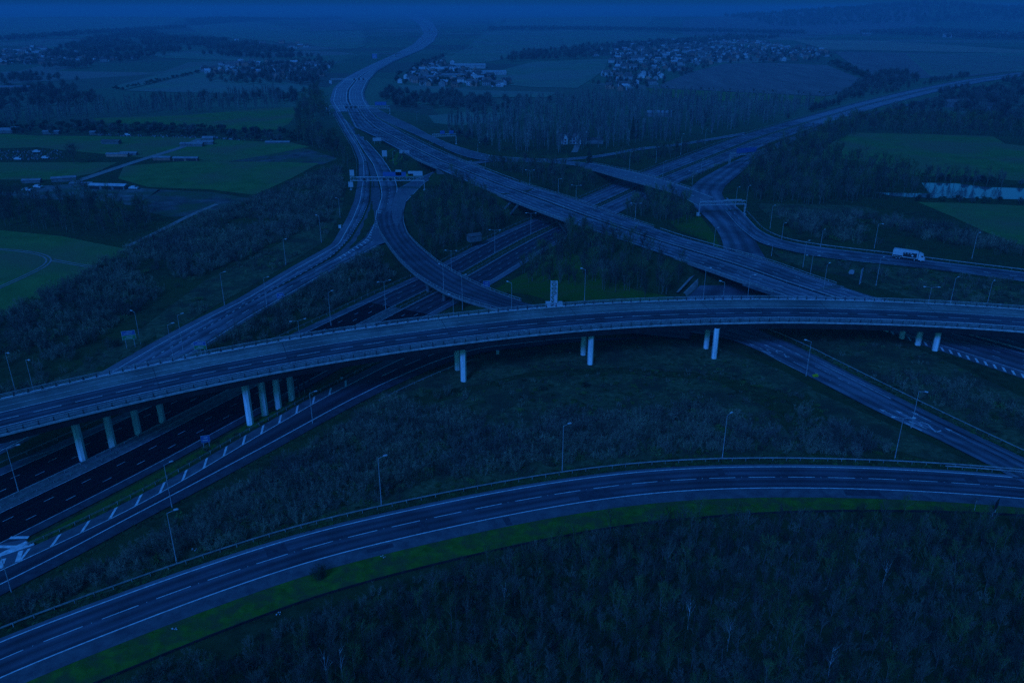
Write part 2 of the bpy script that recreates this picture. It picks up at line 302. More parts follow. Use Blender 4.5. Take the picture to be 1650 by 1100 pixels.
FL, FR = pair([(1500, 158, 0), (1430, 177, 0), (1368, 189, .5), (1294.5, 213.5, 1), (1216, 245, 2), (1171.8, 264.5, 2.6), (1127.6, 289, 3), (1110, 305, 3), (1118, 333, 3), (1132, 345.5, 2.8), (1149, 362.7, 2.4), (1161, 380, 1.8), (1167, 399.5, 1.2), (1160, 428, .2), (1137, 452, -.4), (1108, 478, -.8), (1085, 500, -1), (1070, 520, -1)],
              [(1500, 160.5, 0), (1430, 180, 0), (1355.8, 195, .5), (1319, 208, 1), (1270, 232, 2), (1220.9, 253, 2.6), (1196, 276.5, 3), (1169, 298.6, 3), (1162, 312, 3), (1178, 337, 2.8), (1198, 356, 2.4), (1216, 386, 1.8), (1229, 409, 1.2), (1243, 430, .4), (1250, 452, -.2), (1248, 474, -.6), (1232, 502, -1), (1207, 525, -1)], 4)
regpair('F', FL, FR)
CL, CR = pair([(1070, 512, -1), (1091, 533, -1), (1170, 543.6, -.8), (1219, 562, -.5), (1263, 586, -.3), (1299, 603.5, 0), (1372.7, 641.7, 0), (1421.8, 667, 0), (1495, 699, 0), (1556.7, 730, 0), (1610, 757, 0), (1690, 800, 0)],
              [(1160, 505, -1), (1206.7, 528, -1), (1240, 541, -.8), (1270, 554, -.5), (1300, 568.5, -.3), (1330, 584, 0), (1421.8, 630.5, 0), (1483, 661, 0), (1569, 703, 0), (1650, 741, 0), (1720, 776, 0), (1800, 815, 0)], 3)
regpair('C', CL, CR)
GL, GR = pair([(1171, 318, 3), (1200.6, 346, 2.6), (1222.7, 371, 2.2), (1252, 385.5, 1.8), (1296, 394.6, 1.5), (1345, 401.2, 1.3), (1441, 412, 1.2), (1500, 420, 1.2), (1520, 422.5, 1.2), (1650, 438.5, 1), (1760, 452, 1)],
              [(1168, 340, 3), (1190, 366, 2.6), (1222.7, 392, 2.2), (1271.8, 404.4, 1.8), (1320.9, 414, 1.5), (1360, 419.2, 1.3), (1421.8, 425, 1.2), (1500, 433.5, 1.2), (1560, 441, 1.2), (1650, 453.5, 1), (1760, 468, 1)], 4)
regpair('G', GL, GR)
EL, ER = pair([(555, 168, 3), (571, 205, 4), (601.8, 219, 5), (627, 232.7, 6), (651, 245.5, 6), (672.7, 258, 6), (703.6, 271, 6), (760, 296, 5.6), (816.8, 320, 5.2), (854, 335, 5), (927, 361.6, 5), (1040, 400, 5.6), (1149, 437.5, 6), (1198, 455, 5.6), (1252, 473, 4.6), (1345, 504, 2), (1436, 534, 0), (1520, 560, 0), (1650, 603, 0), (1760, 640, 0)],
              [(592, 172, 3), (607, 190, 4), (656.4, 218, 5), (700, 240, 6), (745.5, 260, 6), (780, 272, 6), (800, 280, 6), (853.6, 300, 5.6), (890, 311, 5.2), (927, 322, 5), (966.5, 337, 5), (1099, 382.5, 5.6), (1166, 401, 6), (1247, 424, 5.6), (1308.6, 447, 4.6), (1406.7, 478, 2.5), (1500, 503, 0), (1600, 524, 0), (1730, 556, 0), (1850, 586, 0)], 4)
_t = np.linspace(0, 1, len(EL))
def frac_near(P, px):
    q = proj(P); i = int(np.argmin(np.linalg.norm(q - np.array(px), axis=1))); return i / (len(P) - 1)
eK0, eK1 = frac_near((EL + ER) / 2, (700, 245)) - .01, frac_near((EL + ER) / 2, (738, 265)) + .005
eM0, eM1 = frac_near((EL + ER) / 2, (815, 297)), frac_near((EL + ER) / 2, (985, 362))
eF0, eF1 = frac_near((EL + ER) / 2, (1130, 413)), frac_near((EL + ER) / 2, (1290, 463))
regpair('E', EL, ER, gaps=((eK0, eK1), (eM0, eM1), (eF0, eF1)))
WL, WR = pair([(541.8, 180, 3), (531, 163.6, 3), (537.5, 141.8, 3), (556, 125.5, 3), (592, 107, 2), (628, 91, 1), (664.5, 72.7, 0), (682.8, 54.5, 0), (675.5, 40, 0), (657, 26.5, 0), (632, 20.5, 0), (590, 17.5, 0)],
              [(603, 180, 3), (588.5, 160, 3), (586.5, 149, 3), (594, 131, 3), (608.5, 114.5, 2), (634, 100, 1), (681, 80, 0), (699.5, 67, 0), (706.5, 52.7, 0), (697.5, 36, 0), (672, 24.5, 0), (600, 18.2, 0)], 14, it=3)
regpair('W0', WL, WR)
# ------------------------------------------------------------------ terrain height
def seg_dist(P, mid, hw, g, cap):
    lo = mid[:, :2].min(0) - cap; hi = mid[:, :2].max(0) + cap
    ok = np.where((P[:, 0] > lo[0]) & (P[:, 0] < hi[0]) & (P[:, 1] > lo[1]) & (P[:, 1] < hi[1]))[0]
    d = np.full(len(P), 1e9); z = np.zeros(len(P))
    if len(ok) == 0: return d, z
    Q = P[ok, :2]; bd = np.full(len(ok), 1e9); bz = np.zeros(len(ok))
    for i in range(len(mid) - 1):
        if g is not None and not (g[i] and g[i + 1]): continue
        a = mid[i, :2]; v = mid[i + 1, :2] - a; LL2 = v @ v + 1e-9
        t = np.clip(((Q - a) @ v) / LL2, 0, 1)
        dd = np.hypot(Q[:, 0] - a[0] - t * v[0], Q[:, 1] - a[1] - t * v[1]) - (hw[i] * (1 - t) + hw[i + 1] * t)
        k = dd < bd; bd[k] = dd[k]; bz[k] = (mid[i, 2] * (1 - t) + mid[i + 1, 2] * t)[k]
    d[ok] = bd; z[ok] = bz
    return d, z
def hills(P):
    X, Y = P[:, 0], P[:, 1]
    h = 128 * np.exp(-((Y - 5600) / 800) ** 2) / (1 + np.exp(-(X - 1900) / 260)) * (.82 + .1 * np.sin(X / 330) + .07 * np.sin(X / 140 + 1))
    h += 40 * np.exp(-((Y - 6500) / 900) ** 2) * (.6 + .4 * np.sin(X / 700))
    h += np.clip((Y - 900) / 2500, 0, 1) * 4 * np.sin(X / 420 + 1) * np.sin(Y / 500)
    return h
def terrain_z(P):
    P = np.atleast_2d(np.asarray(P, float)); base = hills(P)
    base += .35 * np.sin(P[:, 0] / 9.0 + 1.3 * np.sin(P[:, 1] / 13)) * np.clip((400 - P[:, 1]) / 200, 0, 1)
    w0 = 1 / 26.0 ** 2; W = np.full(len(P), w0); Z = base * w0; near = np.full(len(P), 1e9)
    for n, (mid, hw, g) in RT.items():
        d, z = seg_dist(P, mid, hw, g, 110)
        e = np.maximum(0, d - 2.2); w = np.where(d < 100, 1 / (e ** 2 + .02) * np.clip((100 - d) / 60, 0, 1), 0)
        W += w; Z += w * z; near = np.minimum(near, d)
    out = Z / W
    out -= np.clip(1 - (near - .3) / 1.2, 0, 1) * (.3 + np.clip((P[:, 1] - 400) / 1500, 0, .7))
    return out
def clearance(P, skip=()):
    P = np.atleast_2d(np.asarray(P, float)); near = np.full(len(P), 1e9)
    for n, (mid, hw, g) in RT.items():
        if n in skip: continue
        d, _ = seg_dist(P, mid, hw, None, 40); near = np.minimum(near, d)
    return near
NY, NX = 400, 440
ys = np.geomspace(55, 26000, NY); ph = np.linspace(-1.25, 1.25, NX)
GX = ys[:, None] * ph[None, :] ; GY = np.repeat(ys[:, None], NX, 1)
PT = np.stack([GX.ravel(), GY.ravel()], 1); TZ = terrain_z(PT)
me = bpy.data.meshes.new('ground')
vv = np.column_stack([PT, TZ]); ii = np.arange(NY * NX).reshape(NY, NX)
ff = np.stack([ii[:-1, :-1], ii[:-1, 1:], ii[1:, 1:], ii[1:, :-1]], -1).reshape(-1, 4)
me.from_pydata(vv.tolist(), [], ff.tolist()); me.materials.append(M['ground']); me.polygons.foreach_set('use_smooth', [True] * len(me.polygons))
g = bpy.data.objects.new('ground', me); COL.objects.link(g); tag(g, 'rough dull olive ground of the whole valley', kind='structure')
def inpoly(Q, poly):
    x, y = Q[:, 0], Q[:, 1]; c = np.zeros(len(Q), bool); n = len(poly)
    for i in range(n):
        x1, y1 = poly[i][:2]; x2, y2 = poly[(i + 1) % n][:2]
        if y1 == y2: continue
        k = ((y1 > y) != (y2 > y)) & (x < (x2 - x1) * (y - y1) / (y2 - y1) + x1); c ^= k
    return c
def drape(name, px, material, dz=.06, zg=0.0, cut=True, label=None, kind='structure'):
    W = survey([(a[0], a[1]) for a in px], zg)[:, :2]
    D = max(60, W[:, 1].mean()); st = max(1.6, D / 110)
    if D > 900: dz = max(dz, .5)
    # densify the outline
    O = []
    for i in range(len(W)):
        a, b = W[i], W[(i + 1) % len(W)]; n = max(1, int(np.linalg.norm(b - a) / (st * 1.5)))
        for k in range(n): O.append(a + (b - a) * k / n)
    O = np.array(O); lo, hi = O.min(0), O.max(0)
    gx, gy = np.meshgrid(np.arange(lo[0], hi[0], st), np.arange(lo[1], hi[1], st * 1.6)); G = np.stack([gx.ravel(), gy.ravel()], 1)
    G = G[inpoly(G, O)]
    if len(G) > 9000: G = G[::int(len(G) / 9000) + 1]
    pts = [Vector(p) for p in np.vstack([O, G])]; no = len(O)
    r = delaunay_2d_cdt(pts, [], [list(range(no))], 1, 1e-4)
    V = np.array([(v.x, v.y) for v in r[0]]); Z = terrain_z(V) + dz
    if cut:
        fc = [f for f in r[2]]; cen = np.array([V[list(f)].mean(0) for f in fc]); ok = clearance(cen) > .4
        fc = [f for f, k in zip(fc, ok) if k]
    else: fc = r[2]
    me = bpy.data.meshes.new(name); me.from_pydata(np.column_stack([V, Z]).tolist(), [], fc); me.materials.append(material); me.polygons.foreach_set('use_smooth', [True] * len(me.polygons))
    o = bpy.data.objects.new(name, me); COL.objects.link(o); return tag(o, label, kind=kind)
# ------------------------------------------------------------------ road surfaces and paint
def dash(mb, P, w, on, gap, dz=.03, start=0.0, end=None):
    c = cum(P); Lt = c[-1] if end is None else end; s = start; N = normals(P)
    def pt(t, o):
        p = [np.interp(t, c, P[:, k]) for k in range(3)]; n = [np.interp(t, c, N[:, k]) for k in range(2)]
        return (p[0] + n[0] * o, p[1] + n[1] * o, p[2] + dz)
    while s < Lt:
        e = min(s + on, Lt); k = max(1, int((e - s) / 4))
        for i in range(k):
            a = s + (e - s) * i / k; b = s + (e - s) * (i + 1) / k
            mb.quad(pt(a, -w / 2), pt(a, w / 2), pt(b, w / 2), pt(b, -w / 2))
        s += on + gap
def solid(mb, P, w, dz=.03): mb.ribbon(offs(P, -w / 2), offs(P, w / 2), dz=dz)
def road(name, strips, label, lines, paint='paint'):
    """strips: (P,Q,material key,u0,u1,dz); lines: function filling a paint builder"""
    keys = []; mb = MB()
    for P, Q, k, u0, u1, dz in strips:
        if k not in keys: keys.append(k)
        mb.ribbon(P, Q, keys.index(k), u0, u1, dz)
    o = mb.build(name, [M[k] for k in keys]); tag(o, label, kind='structure')
    pb = MB(); lines(pb)
    if pb.f: pb.build('white_line', M[paint], o)
    return o
def hatch(pb, P, Q, n, w=1.0, skew=.02, dz=.03):
    """diagonal bars between two edges"""
    for i in range(n):
        t = (i + .5) / n; a = sub(P, t, min(1, t + .002))[0]; b = sub(Q, min(.995, t + skew), min(1, t + skew + .002))[0]
        d = (b - a)[:2]; L = np.linalg.norm(d) + 1e-6; u = sub(P, max(0, t - .01), min(1, t + .01)); v = (u[-1] - u[0])[:2]; v = v / (np.linalg.norm(v) + 1e-9) * w / 2
        pb.quad((a[0] - v[0], a[1] - v[1], a[2] + dz), (a[0] + v[0], a[1] + v[1], a[2] + dz), (b[0] + v[0], b[1] + v[1], b[2] + dz), (b[0] - v[0], b[1] - v[1], b[2] + dz))
# -- A
def lA(p):
    solid(p, A, .28); solid(p, offs(A, -8.8), .28)
    P = offs(A, -4.4); c = cum(P); dashstart = 1.0
    dash(p, P, .2, 6, 3, start=dashstart)
road('slip_road', [(offs(A, 1.1), offs(A, 0), 'asphalt_plain', 0, 1, 0), (offs(A, 0), offs(A, -8.8), 'asphalt', 0, 8.8, .004), (offs(A, -8.8), offs(A, -12.5), 'shoulder_dark', 0, 1, 0)],
     'two lane curving slip road across the foreground', lA)
pm = MB()
for f_, g_, o0_, o1_ in ((.22, .235, -.6, -3.9), (.335, .341, -4.9, -8.4), (.47, .50, -5.0, -8.3), (.60, .606, -.5, -4.0), (.70, .73, -9.2, -11.5), (.81, .82, -.6, -3.8), (.40, .405, -9.3, -12.2), (.29, .31, -9.6, -11.0)):
    q_ = sub(A, f_, g_); pm.ribbon(offs(q_, o0_), offs(q_, o1_), dz=.014)
pm.build('tarmac_patch', M['asphalt_patch'], bpy.data.objects['slip_road'])
# cat eyes
pb = MB()
P = offs(A, -4.4); c = cum(P)
for s in np.arange(8.4, c[-1], 9):
    q = [np.interp(s, c, P[:, k]) for k in range(3)]; pb.box((q[0], q[1], q[2] + .04), (.14, .14, .05))
pb.build('road_stud', M['lamp'], bpy.data.objects['slip_road'])
# grass verge along A with its dark drain edge
fr = np.linspace(0, 1, len(A)); vw = np.interp(cum(A), [0, 25, 150, 190, 230, 280], [19, 19.2, 18.8, 17, 15, 14])
vi = MB(); a0 = offs(A, -12.5); a1 = offs(A, -vw); vi.ribbon(a0, (a0 + a1) / 2, 0, dz=-.02); vi.ribbon((a0 + a1) / 2, a1, 0, dz=-.02)
tag(vi.build('grass_verge', M['verge']), 'bright green mown verge between the slip road and the woodland', kind='structure')
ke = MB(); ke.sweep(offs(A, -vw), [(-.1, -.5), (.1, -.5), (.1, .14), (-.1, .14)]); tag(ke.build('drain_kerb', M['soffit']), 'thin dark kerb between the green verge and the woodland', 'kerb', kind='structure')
# patchy gravel edge of A
for i in range(26):
    pass
# -- M (offset > 0 is the far carriageway)
def lM(p):
    for o in (-2.7, -13.9, 2.6, 13.2): solid(p, offs(Mm, o), .22)
    hm_ = sub(Mm, 0, .17); hatch(p, offs(hm_, 13.4), offs(hm_, 16.4), 18, .7, -.035)
    for o, s in ((-6.5, 0), (-10.2, 3), (6.1, 5), (9.6, 1)): dash(p, offs(Mm, o), .17, 2.3, 6.7, start=s)
_f1 = float(np.argmin(np.linalg.norm(proj(Mm) - np.array([640, 496]), axis=1))) / len(Mm); _f2 = float(np.argmin(np.linalg.norm(proj(Mm) - np.array([900, 361]), axis=1))) / len(Mm); _f3 = float(np.argmin(np.linalg.norm(proj(Mm) - np.array([1300, 197]), axis=1))) / len(Mm)
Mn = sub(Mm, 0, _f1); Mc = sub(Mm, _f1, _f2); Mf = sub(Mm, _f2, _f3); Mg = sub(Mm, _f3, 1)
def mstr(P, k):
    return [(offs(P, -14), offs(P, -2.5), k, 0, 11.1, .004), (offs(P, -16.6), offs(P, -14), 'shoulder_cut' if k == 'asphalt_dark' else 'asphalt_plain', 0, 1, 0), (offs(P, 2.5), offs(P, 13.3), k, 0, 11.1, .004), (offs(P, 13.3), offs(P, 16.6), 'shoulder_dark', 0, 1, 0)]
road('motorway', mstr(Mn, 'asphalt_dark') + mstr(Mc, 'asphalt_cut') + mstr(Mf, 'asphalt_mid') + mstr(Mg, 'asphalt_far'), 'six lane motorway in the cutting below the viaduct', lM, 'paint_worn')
md = MB(); md.sweep(Mm, [(-2.5, -.3), (-2.5, .06), (-2.1, .14), (2.1, .14), (2.5, .06), (2.5, -.3)], closed=False); md.ribbon(offs(Mc, -1.9), offs(Mc, 1.9), 1, dz=.16); md.ribbon(offs(Mf, -1.9), offs(Mf, 1.9), 1, dz=.16)
tag(md.build('central_reservation', [M['concrete_dark'], M['ground']]), 'dark kerbed strip between the two motorway carriageways', kind='structure')
# -- R
def lR(p):
    solid(p, RL, .24); solid(p, RRt, .28)
    P = sub((RL + RRt) / 2, .52, .72); dash(p, P, .2, 6, 3)
    hl = sub(RL, .03, .47); h2 = offs(hl, 3.0); hatch(p, hl, h2, 17, .75, skew=.03)
road('exit_road', [(offs(RL, 3.2), RL, 'shoulder_dark', 0, 1, 0), (RL, RRt, 'asphalt_cut', 0, 3.65, .004), (RRt, offs(RRt, -3.4), 'shoulder_cut', 0, 1, 0)], 'single lane exit road with a hatched edge, lower left', lR)
# nose where exit road and motorway part
def area(name, px, material, label, dz=.02):
    W = survey(px); mb = MB(); mb.poly([(p[0], p[1], p[2] + dz) for p in W]); o = mb.build(name, M[material]); return tag(o, label, kind='structure')
nz = area('paved_nose', [(-120, 932, -5), (0, 876, -5), (40, 868, -5), (58, 880, -5), (0, 918.5, -5), (-120, 974, -5)], 'asphalt_mid', 'paved tip where the exit road leaves the motorway', .012)
pn = MB()
def bar(x1, y1, x2, y2, w, z=-5, dz=.045, mb=pn):
    a = at(x1, y1, z); b = at(x2, y2, z); d = (b - a)[:2]; d = d / (np.linalg.norm(d) + 1e-9) * w / 2; n = (-d[1], d[0])
    mb.quad((a[0] + n[0], a[1] + n[1], z + dz), (a[0] - n[0], a[1] - n[1], z + dz), (b[0] - n[0], b[1] - n[1], z + dz), (b[0] + n[0], b[1] + n[1], z + dz))
bar(16, 866, 46, 865.5, .9); bar(-20, 880, 32, 881, .9, dz=.049); bar(-30, 908, 44, 873.5, 1.3, dz=.053); bar(-30, 905, 55, 876, .9, dz=.057); bar(28, 905, 34, 887, .9, dz=.05); bar(0, 916, 6, 900, .9, dz=.06)
pn.build('white_line', M['paint'], nz)
# -- J1, slips
def lJ(p):
    solid(p, J1L, .24); solid(p, sub(J1R, 0, .42), .2); dash(p, sub(mixp(J1L, J1R, .5), 0, .40), .16, 2, 7); dash(p, sub(J1R, .62, .98), .26, 1.3, 2.6)
    dash(p, sub(mixp(J1L, J1R, .5), .42, 1), .14, 2, 7)
road('left_carriageway', [(J1S, J1L, 'asphalt_plain', 0, 1, 0), (J1L, J1R, 'asphalt_mid', 0, 7, .004)], 'long left hand carriageway curving down under the viaduct', lJ)
def lS(p):
    solid(p, SLR, .22); solid(p, sub(SLL, .05, .33), .2); dash(p, sub(mixp(SLL, SLR, .5), .12, 1), .16, 4, 5)
    a = sub(J1R, .40, .60); b = sub(SLL, .22, .44); solid(p, sub(SLL, .3, .42), .2)
    hatch(p, sub(SLL, .04, .36), offs(sub(SLL, .04, .36), 2.2), 22, .7)
road('joining_road', [(SLL, SLR, 'asphalt_mid', 0, 7, .012), (SLR, offs(SLR, 1.6), 'shoulder_dark', 0, 1, 0)], 'slip road joining the left carriageway from the junction', lS)
area('paved_island', [(572, 240, 2.75), (592, 262, 2.5), (599, 290, 2.2), (597, 325, 2), (586, 352, 1.6), (566, 386, 1.2), (540, 413, .8), (500, 435, .2), (470, 452, -.2), (505, 438, .3), (548, 414.5, .85), (592, 386, 1.4), (604, 361, 1.8), (609, 335, 2), (614, 315, 2), (610, 297, 2.1), (604, 272, 2.4), (588, 248, 2.7)], 'shoulder_dark', 'worn pale island between the left carriageway and the junction', -.03)
def lSJ(p): solid(p, SJL, .3); solid(p, SJR, .3); dash(p, mixp(SJL, SJR, .5), .2, 2, 7)
road('junction_approach', [(SJL, SJR, 'asphalt_mid', 0, 7, .02)], 'two lane approach running under the sign gantry to the junction', lSJ)
area('junction', [(609, 326, 2), (640, 300, 2), (656, 318, 2), (650, 343, 2), (651, 362, 2.05), (660, 382, 2.2), (640, 402, 2.4), (627, 396, 2.3), (620, 391, 2), (606, 396, 1.6), (598, 384, 1.6), (603, 362, 1.8)], 'asphalt_plain', 'open paved junction at the head of the curved bridge', .034)
# -- D curved bridge: surface (structure carried by the bridge object later)
def two(L_, R_, ts, name, label, mat_, dz=.01, w=.3, on=2.5, gap=6.5, edge=True, extra=None, t0=0, t1=1):
    def f(p):
        if edge: solid(p, mixp(L_, R_, .04), w); solid(p, mixp(L_, R_, .96), w)
        for k, t in enumerate(ts): dash(p, sub(mixp(L_, R_, t), t0, t1), .3, on, gap, start=k * 2.1)
        if extra: extra(p)
    return road(name, [(L_, R_, mat_, 0, 10.5, dz)], label, f)
two(KL, KR, (.5,), 'link_road', 'short link road passing under the main flyover', 'asphalt_plain', .03)
two(HL, HR, (.5,), 'bridge_road', 'two lane road over the motorway behind the main flyover', 'asphalt_plain', .02)
two(IL, IR, (), 'country_road', 'narrow side road passing the white house', 'asphalt_plain', .02)
two(LL, LR, (.5,), 'far_slip_road', 'slip road on the right of the main carriageways', 'asphalt_plain', .03)
two(FL, FR, (.2, .4, .6, .8), 'gantry_road', 'wide slip road under the right hand gantries', 'asphalt_mid', .04, on=4, gap=3)
two(GL, GR, (.55,), 'lorry_road', 'road curving off right with the lorry on it', 'asphalt_mid', .03)
def xC(p):
    pass
def lC(p):
    solid(p, mixp(CL, CR, .86), .26); solid(p, sub(mixp(CL, CR, .02), 0, .5), .16)
    dash(p, sub(mixp(CL, CR, .30), .1, .78), .2, 6, 3); dash(p, sub(mixp(CL, CR, .60), .1, 1), .2, 6, 3, start=3)
    # lettering on the tarmac, read by traffic heading up the road
    for f0, t0, ch in ((.30, .16, 'M'), (.30, .42, '2'), (.70, .16, 'M'), (.70, .42, '2')): glyph(p, f0, t0, ch)
    for f0, t0 in ((.25, .16), (.25, .45), (.25, .74), (.64, .16), (.64, .45), (.64, .74), (.31, .74), (.715, .74)): arrow(p, f0, t0)
def cpt(f, s, t, u):
    """point on road C: fraction f, s metres further along, across fraction t plus u metres"""
    mid = mixp(CL, CR, t); c = cum(mid); d = c[-1] * f + s; N = normals(mid)
    return tuple(np.interp(d, c, mid[:, k]) + (np.interp(d, c, N[:, k]) * u if k < 2 else .035) for k in range(3))
def stroke(p, f, t, pts, w):
    for (s0, u0), (s1, u1) in zip(pts[:-1], pts[1:]):
        du, ds = u1 - u0, s1 - s0; L_ = math.hypot(du, ds); a, b = -ds / L_ * w / 2, du / L_ * w / 2
        q = [(s0 + b, u0 + a), (s0 - b, u0 - a), (s1 - b, u1 - a), (s1 + b, u1 + a)]
        p.quad(*[cpt(f, s, t, u) for s, u in q])
def glyph(p, f, t, ch):
    if ch == 'M': stroke(p, f, t, [(5.4, -1.0), (0, -1.0), (2.8, 0), (0, 1.0), (5.4, 1.0)], .38)
    else: stroke(p, f, t, [(1.4, -.95), (0, -.5), (0, .5), (1.6, .95), (5.2, -.95), (5.3, 1.0)], .38)
def arrow(p, f, t):
    stroke(p, f, t, [(1.6, 0), (6.0, 0)], .22); p.tri(cpt(f, 0, t, 0), cpt(f, 1.8, t, .55), cpt(f, 1.8, t, -.55))
road('lettered_road', [(CL, CR, 'asphalt_mid', 0, 12, .03), (CR, offs(CR, 1.2), 'shoulder_dark', 0, 1, 0)], 'three lane road with M2 lettering and arrows, lower right', lC, 'paint_worn')
def lE(p):
    for t in (.05, .44, .56, .95): solid(p, mixp(EL, ER, t), .24)
    for k, t in enumerate((.18, .31, .69, .82)): dash(p, mixp(EL, ER, t), .2, 2.5, 6.5, start=k * 2)
    h0 = frac_near(EL, (1425, 531)); hl = sub(EL, h0, .985); hatch(p, hl, offs(hl, -2.6), 18, .8, .04, dz=.04)
road('main_carriageways', [(EL, mixp(EL, ER, .485), 'asphalt_mid', 0, 14.8, .02), (mixp(EL, ER, .515), ER, 'asphalt_mid', 0, 14.8, .02), (mixp(EL, ER, .485), mixp(EL, ER, .515), 'asphalt_dark', 0, 1, .02), (sub(offs(EL, -3.2), .86, 1), sub(EL, .86, 1), 'shoulder_dark', 0, 1, .01)], 'main dual carriageways running over the flyover to the lower right', lE)
def lW(p):
    for t in (.1, .45, .55, .92): solid(p, mixp(WL, WR, t), .5)
    for t in (.2, .28, .36, .64, .72, .8): dash(p, mixp(WL, WR, t), .3, 4, 5)
road('distant_motorway', [(WL, mixp(WL, WR, .485), 'asphalt_far', 0, 1, .02), (mixp(WL, WR, .485), mixp(WL, WR, .515), 'asphalt_dark', 0, 1, .03), (mixp(WL, WR, .515), WR, 'asphalt_far', 0, 1, .02)], 'motorway winding away towards the hazy horizon', lW)
# ------------------------------------------------------------------ bridges
def rail_run(P, name, label, h=.72, step=3.2, group='roadside crash barriers', material='rail', beams=((.45, .3),), parent=None, th=.06):
    mb = MB()
    for z, hh in beams: mb.sweep(P, [(-th / 2, z), (th / 2, z), (th / 2, z + hh), (-th / 2, z + hh)])
    c = cum(P)
    for s in np.arange(.5, c[-1], step):
        q = [np.interp(s, c, P[:, k]) for k in range(3)]; mb.box((q[0] + .0, q[1] - .09, q[2] + h / 2 - .1), (.1, .1, h + .15))
    o = mb.build(name, M[material], parent)
    if parent is None: tag(o, label, 'crash barrier', group)
    return o
vd = empty('viaduct', tuple(at(825, 606, 0)), label='long curving concrete viaduct on pale columns across the middle of the photo', category='viaduct')
def child_build(mb, name, mt, par, smooth=False, **kw):
    o = mb.build(name, mt, par, smooth, **kw); o.matrix_parent_inverse = par.matrix_basis.inverted(); return o
m = MB(); m.ribbon(offs(B, -4.4), offs(B, 4.6), 0, 0, 9, 0); m.ribbon(offs(B, 4.6), offs(B, 11.2), 1, 0, 1, -.004); m.ribbon(offs(B, -6.2), offs(B, -4.4), 2, 0, 1, -.004)
child_build(m, 'carriageway', [M['asphalt'], M['shoulder'], M['shoulder_dark']], vd)
m = MB(); solid(m, offs(B, 4.3), .24, .02); solid(m, offs(B, -3.9), .24, .02); solid(m, offs(B, 7.6), .12, .012)
cB = cum(B); 
i0 = int(np.argmin(np.linalg.norm(proj(B) - np.array([740, 534.4]), axis=1))); s0 = cB[i0] % 9
dash(m, B, .2, 6, 3, .02, start=s0); child_build(m, 'lane_marking', M['paint'], vd)
m = MB(); m.sweep(B, [(-8.3, -.3), (-8.3, .0), (-6.2, .0), (-6.2, -.02), (11.2, -.02), (11.2, .0), (12.0, .0), (12.0, -.5), (9.5, -.8), (-5.9, -.8), (-8.3, -.4)]); child_build(m, 'deck_slab', M['verge_slab'], vd)
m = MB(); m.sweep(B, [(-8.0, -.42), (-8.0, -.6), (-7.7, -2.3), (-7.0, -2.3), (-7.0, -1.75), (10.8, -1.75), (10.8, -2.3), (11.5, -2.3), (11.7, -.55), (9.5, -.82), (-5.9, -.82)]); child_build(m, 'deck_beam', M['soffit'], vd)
m = MB(); m.sweep(B, [(-8.36, -.36), (-8.36, .14), (-8.0, .14), (-8.0, -.36)]); child_build(m, 'edge_beam', M['edge'], vd)
m = MB(); m.sweep(B, [(11.9, -.6), (11.9, .35), (12.2, .35), (12.2, -.6)]); child_build(m, 'edge_beam', M['concrete'], vd)
for o_, nm in ((-8.15, 'parapet'), (12.05, 'parapet')):
    m = MB(); P = offs(B, o_); c = cum(P); N = normals(P)
    m.sweep(P, [(-.08, 1.3), (.08, 1.3), (.08, 1.45), (-.08, 1.45)]); m.sweep(P, [(-.03, .62), (.03, .62), (.03, .72), (-.03, .72)]); m.sweep(P, [(-.03, .98), (.03, .98), (.03, 1.08), (-.03, 1.08)])
    for s in np.arange(.8, c[-1], 3.1):
        q = [np.interp(s, c, P[:, k]) for k in range(3)]; n = [np.interp(s, c, N[:, k]) for k in range(2)]; rz = math.atan2(n[1], n[0])
        m.box((q[0], q[1], q[2] + .8), (.2, .16, 1.1), 1, rz=rz); m.box((q[0], q[1], q[2] + .42), (.34, .42, .22), 1, rz=rz)
    child_build(m, nm, [M['rail'], M['steel_dark']], vd)
m = MB(); m.sweep(offs(B, 10.6), [(-.05, .45), (.05, .45), (.05, .75), (-.05, .75)])
child_build(m, 'inner_barrier', M['rail'], vd)
for x_, y_ in ((255, 616.7), (470, 574), (720, 537), (940, 514.6), (1150, 505), (1340, 504.6), (1520, 511)):
    k_ = int(np.argmin(np.linalg.norm(proj(B) - np.array([x_, y_]), axis=1))); p_ = B[k_]; n_ = normals(B)[k_]; t_ = np.array([-n_[1], n_[0]]) * .07
    a_, b_ = p_[:2] - n_ * 6.0, p_[:2] + n_ * 11.0
    m = MB()
    m.quad((*(a_ - t_), p_[2] + .03), (*(a_ + t_), p_[2] + .03), (*(b_ + t_), p_[2] + .03), (*(b_ - t_), p_[2] + .03)); child_build(m, 'expansion_joint', M['asphalt_patch'], vd)
    for s_ in (): m.quad((*(a_ + t_ * s_ * 1.3 - t_ * .5), p_[2] + .03), (*(a_ + t_ * s_ * 1.3 + t_ * .5), p_[2] + .03), (*(b_ + t_ * s_ * 1.3 + t_ * .5), p_[2] + .03), (*(b_ + t_ * s_ * 1.3 - t_ * .5), p_[2] + .03))
piers = [(134.5, 740, -5, .98), (182, 719, -5, .95), (223, 698, -5, .92), (262, 679, -5, .9), (404, 685.4, -5, .98), (427.6, 671, -4.9, .95), (449.7, 661, -4.9, .95), (471, 647, -4.8, .95), (747, 606, 0, .88), (737.4, 588, 0, .88), (951, 584.5, 0, .88), (940, 568.6, 0, .88), (1150, 578.6, -1, .85), (1137.5, 562, -1, .85), (1505, 569, -1, .9), (1477.5, 560, -1, .9), (1451.7, 549.6, -1, .9), (1425.5, 539.8, -1, .9)]
PIERXY = []
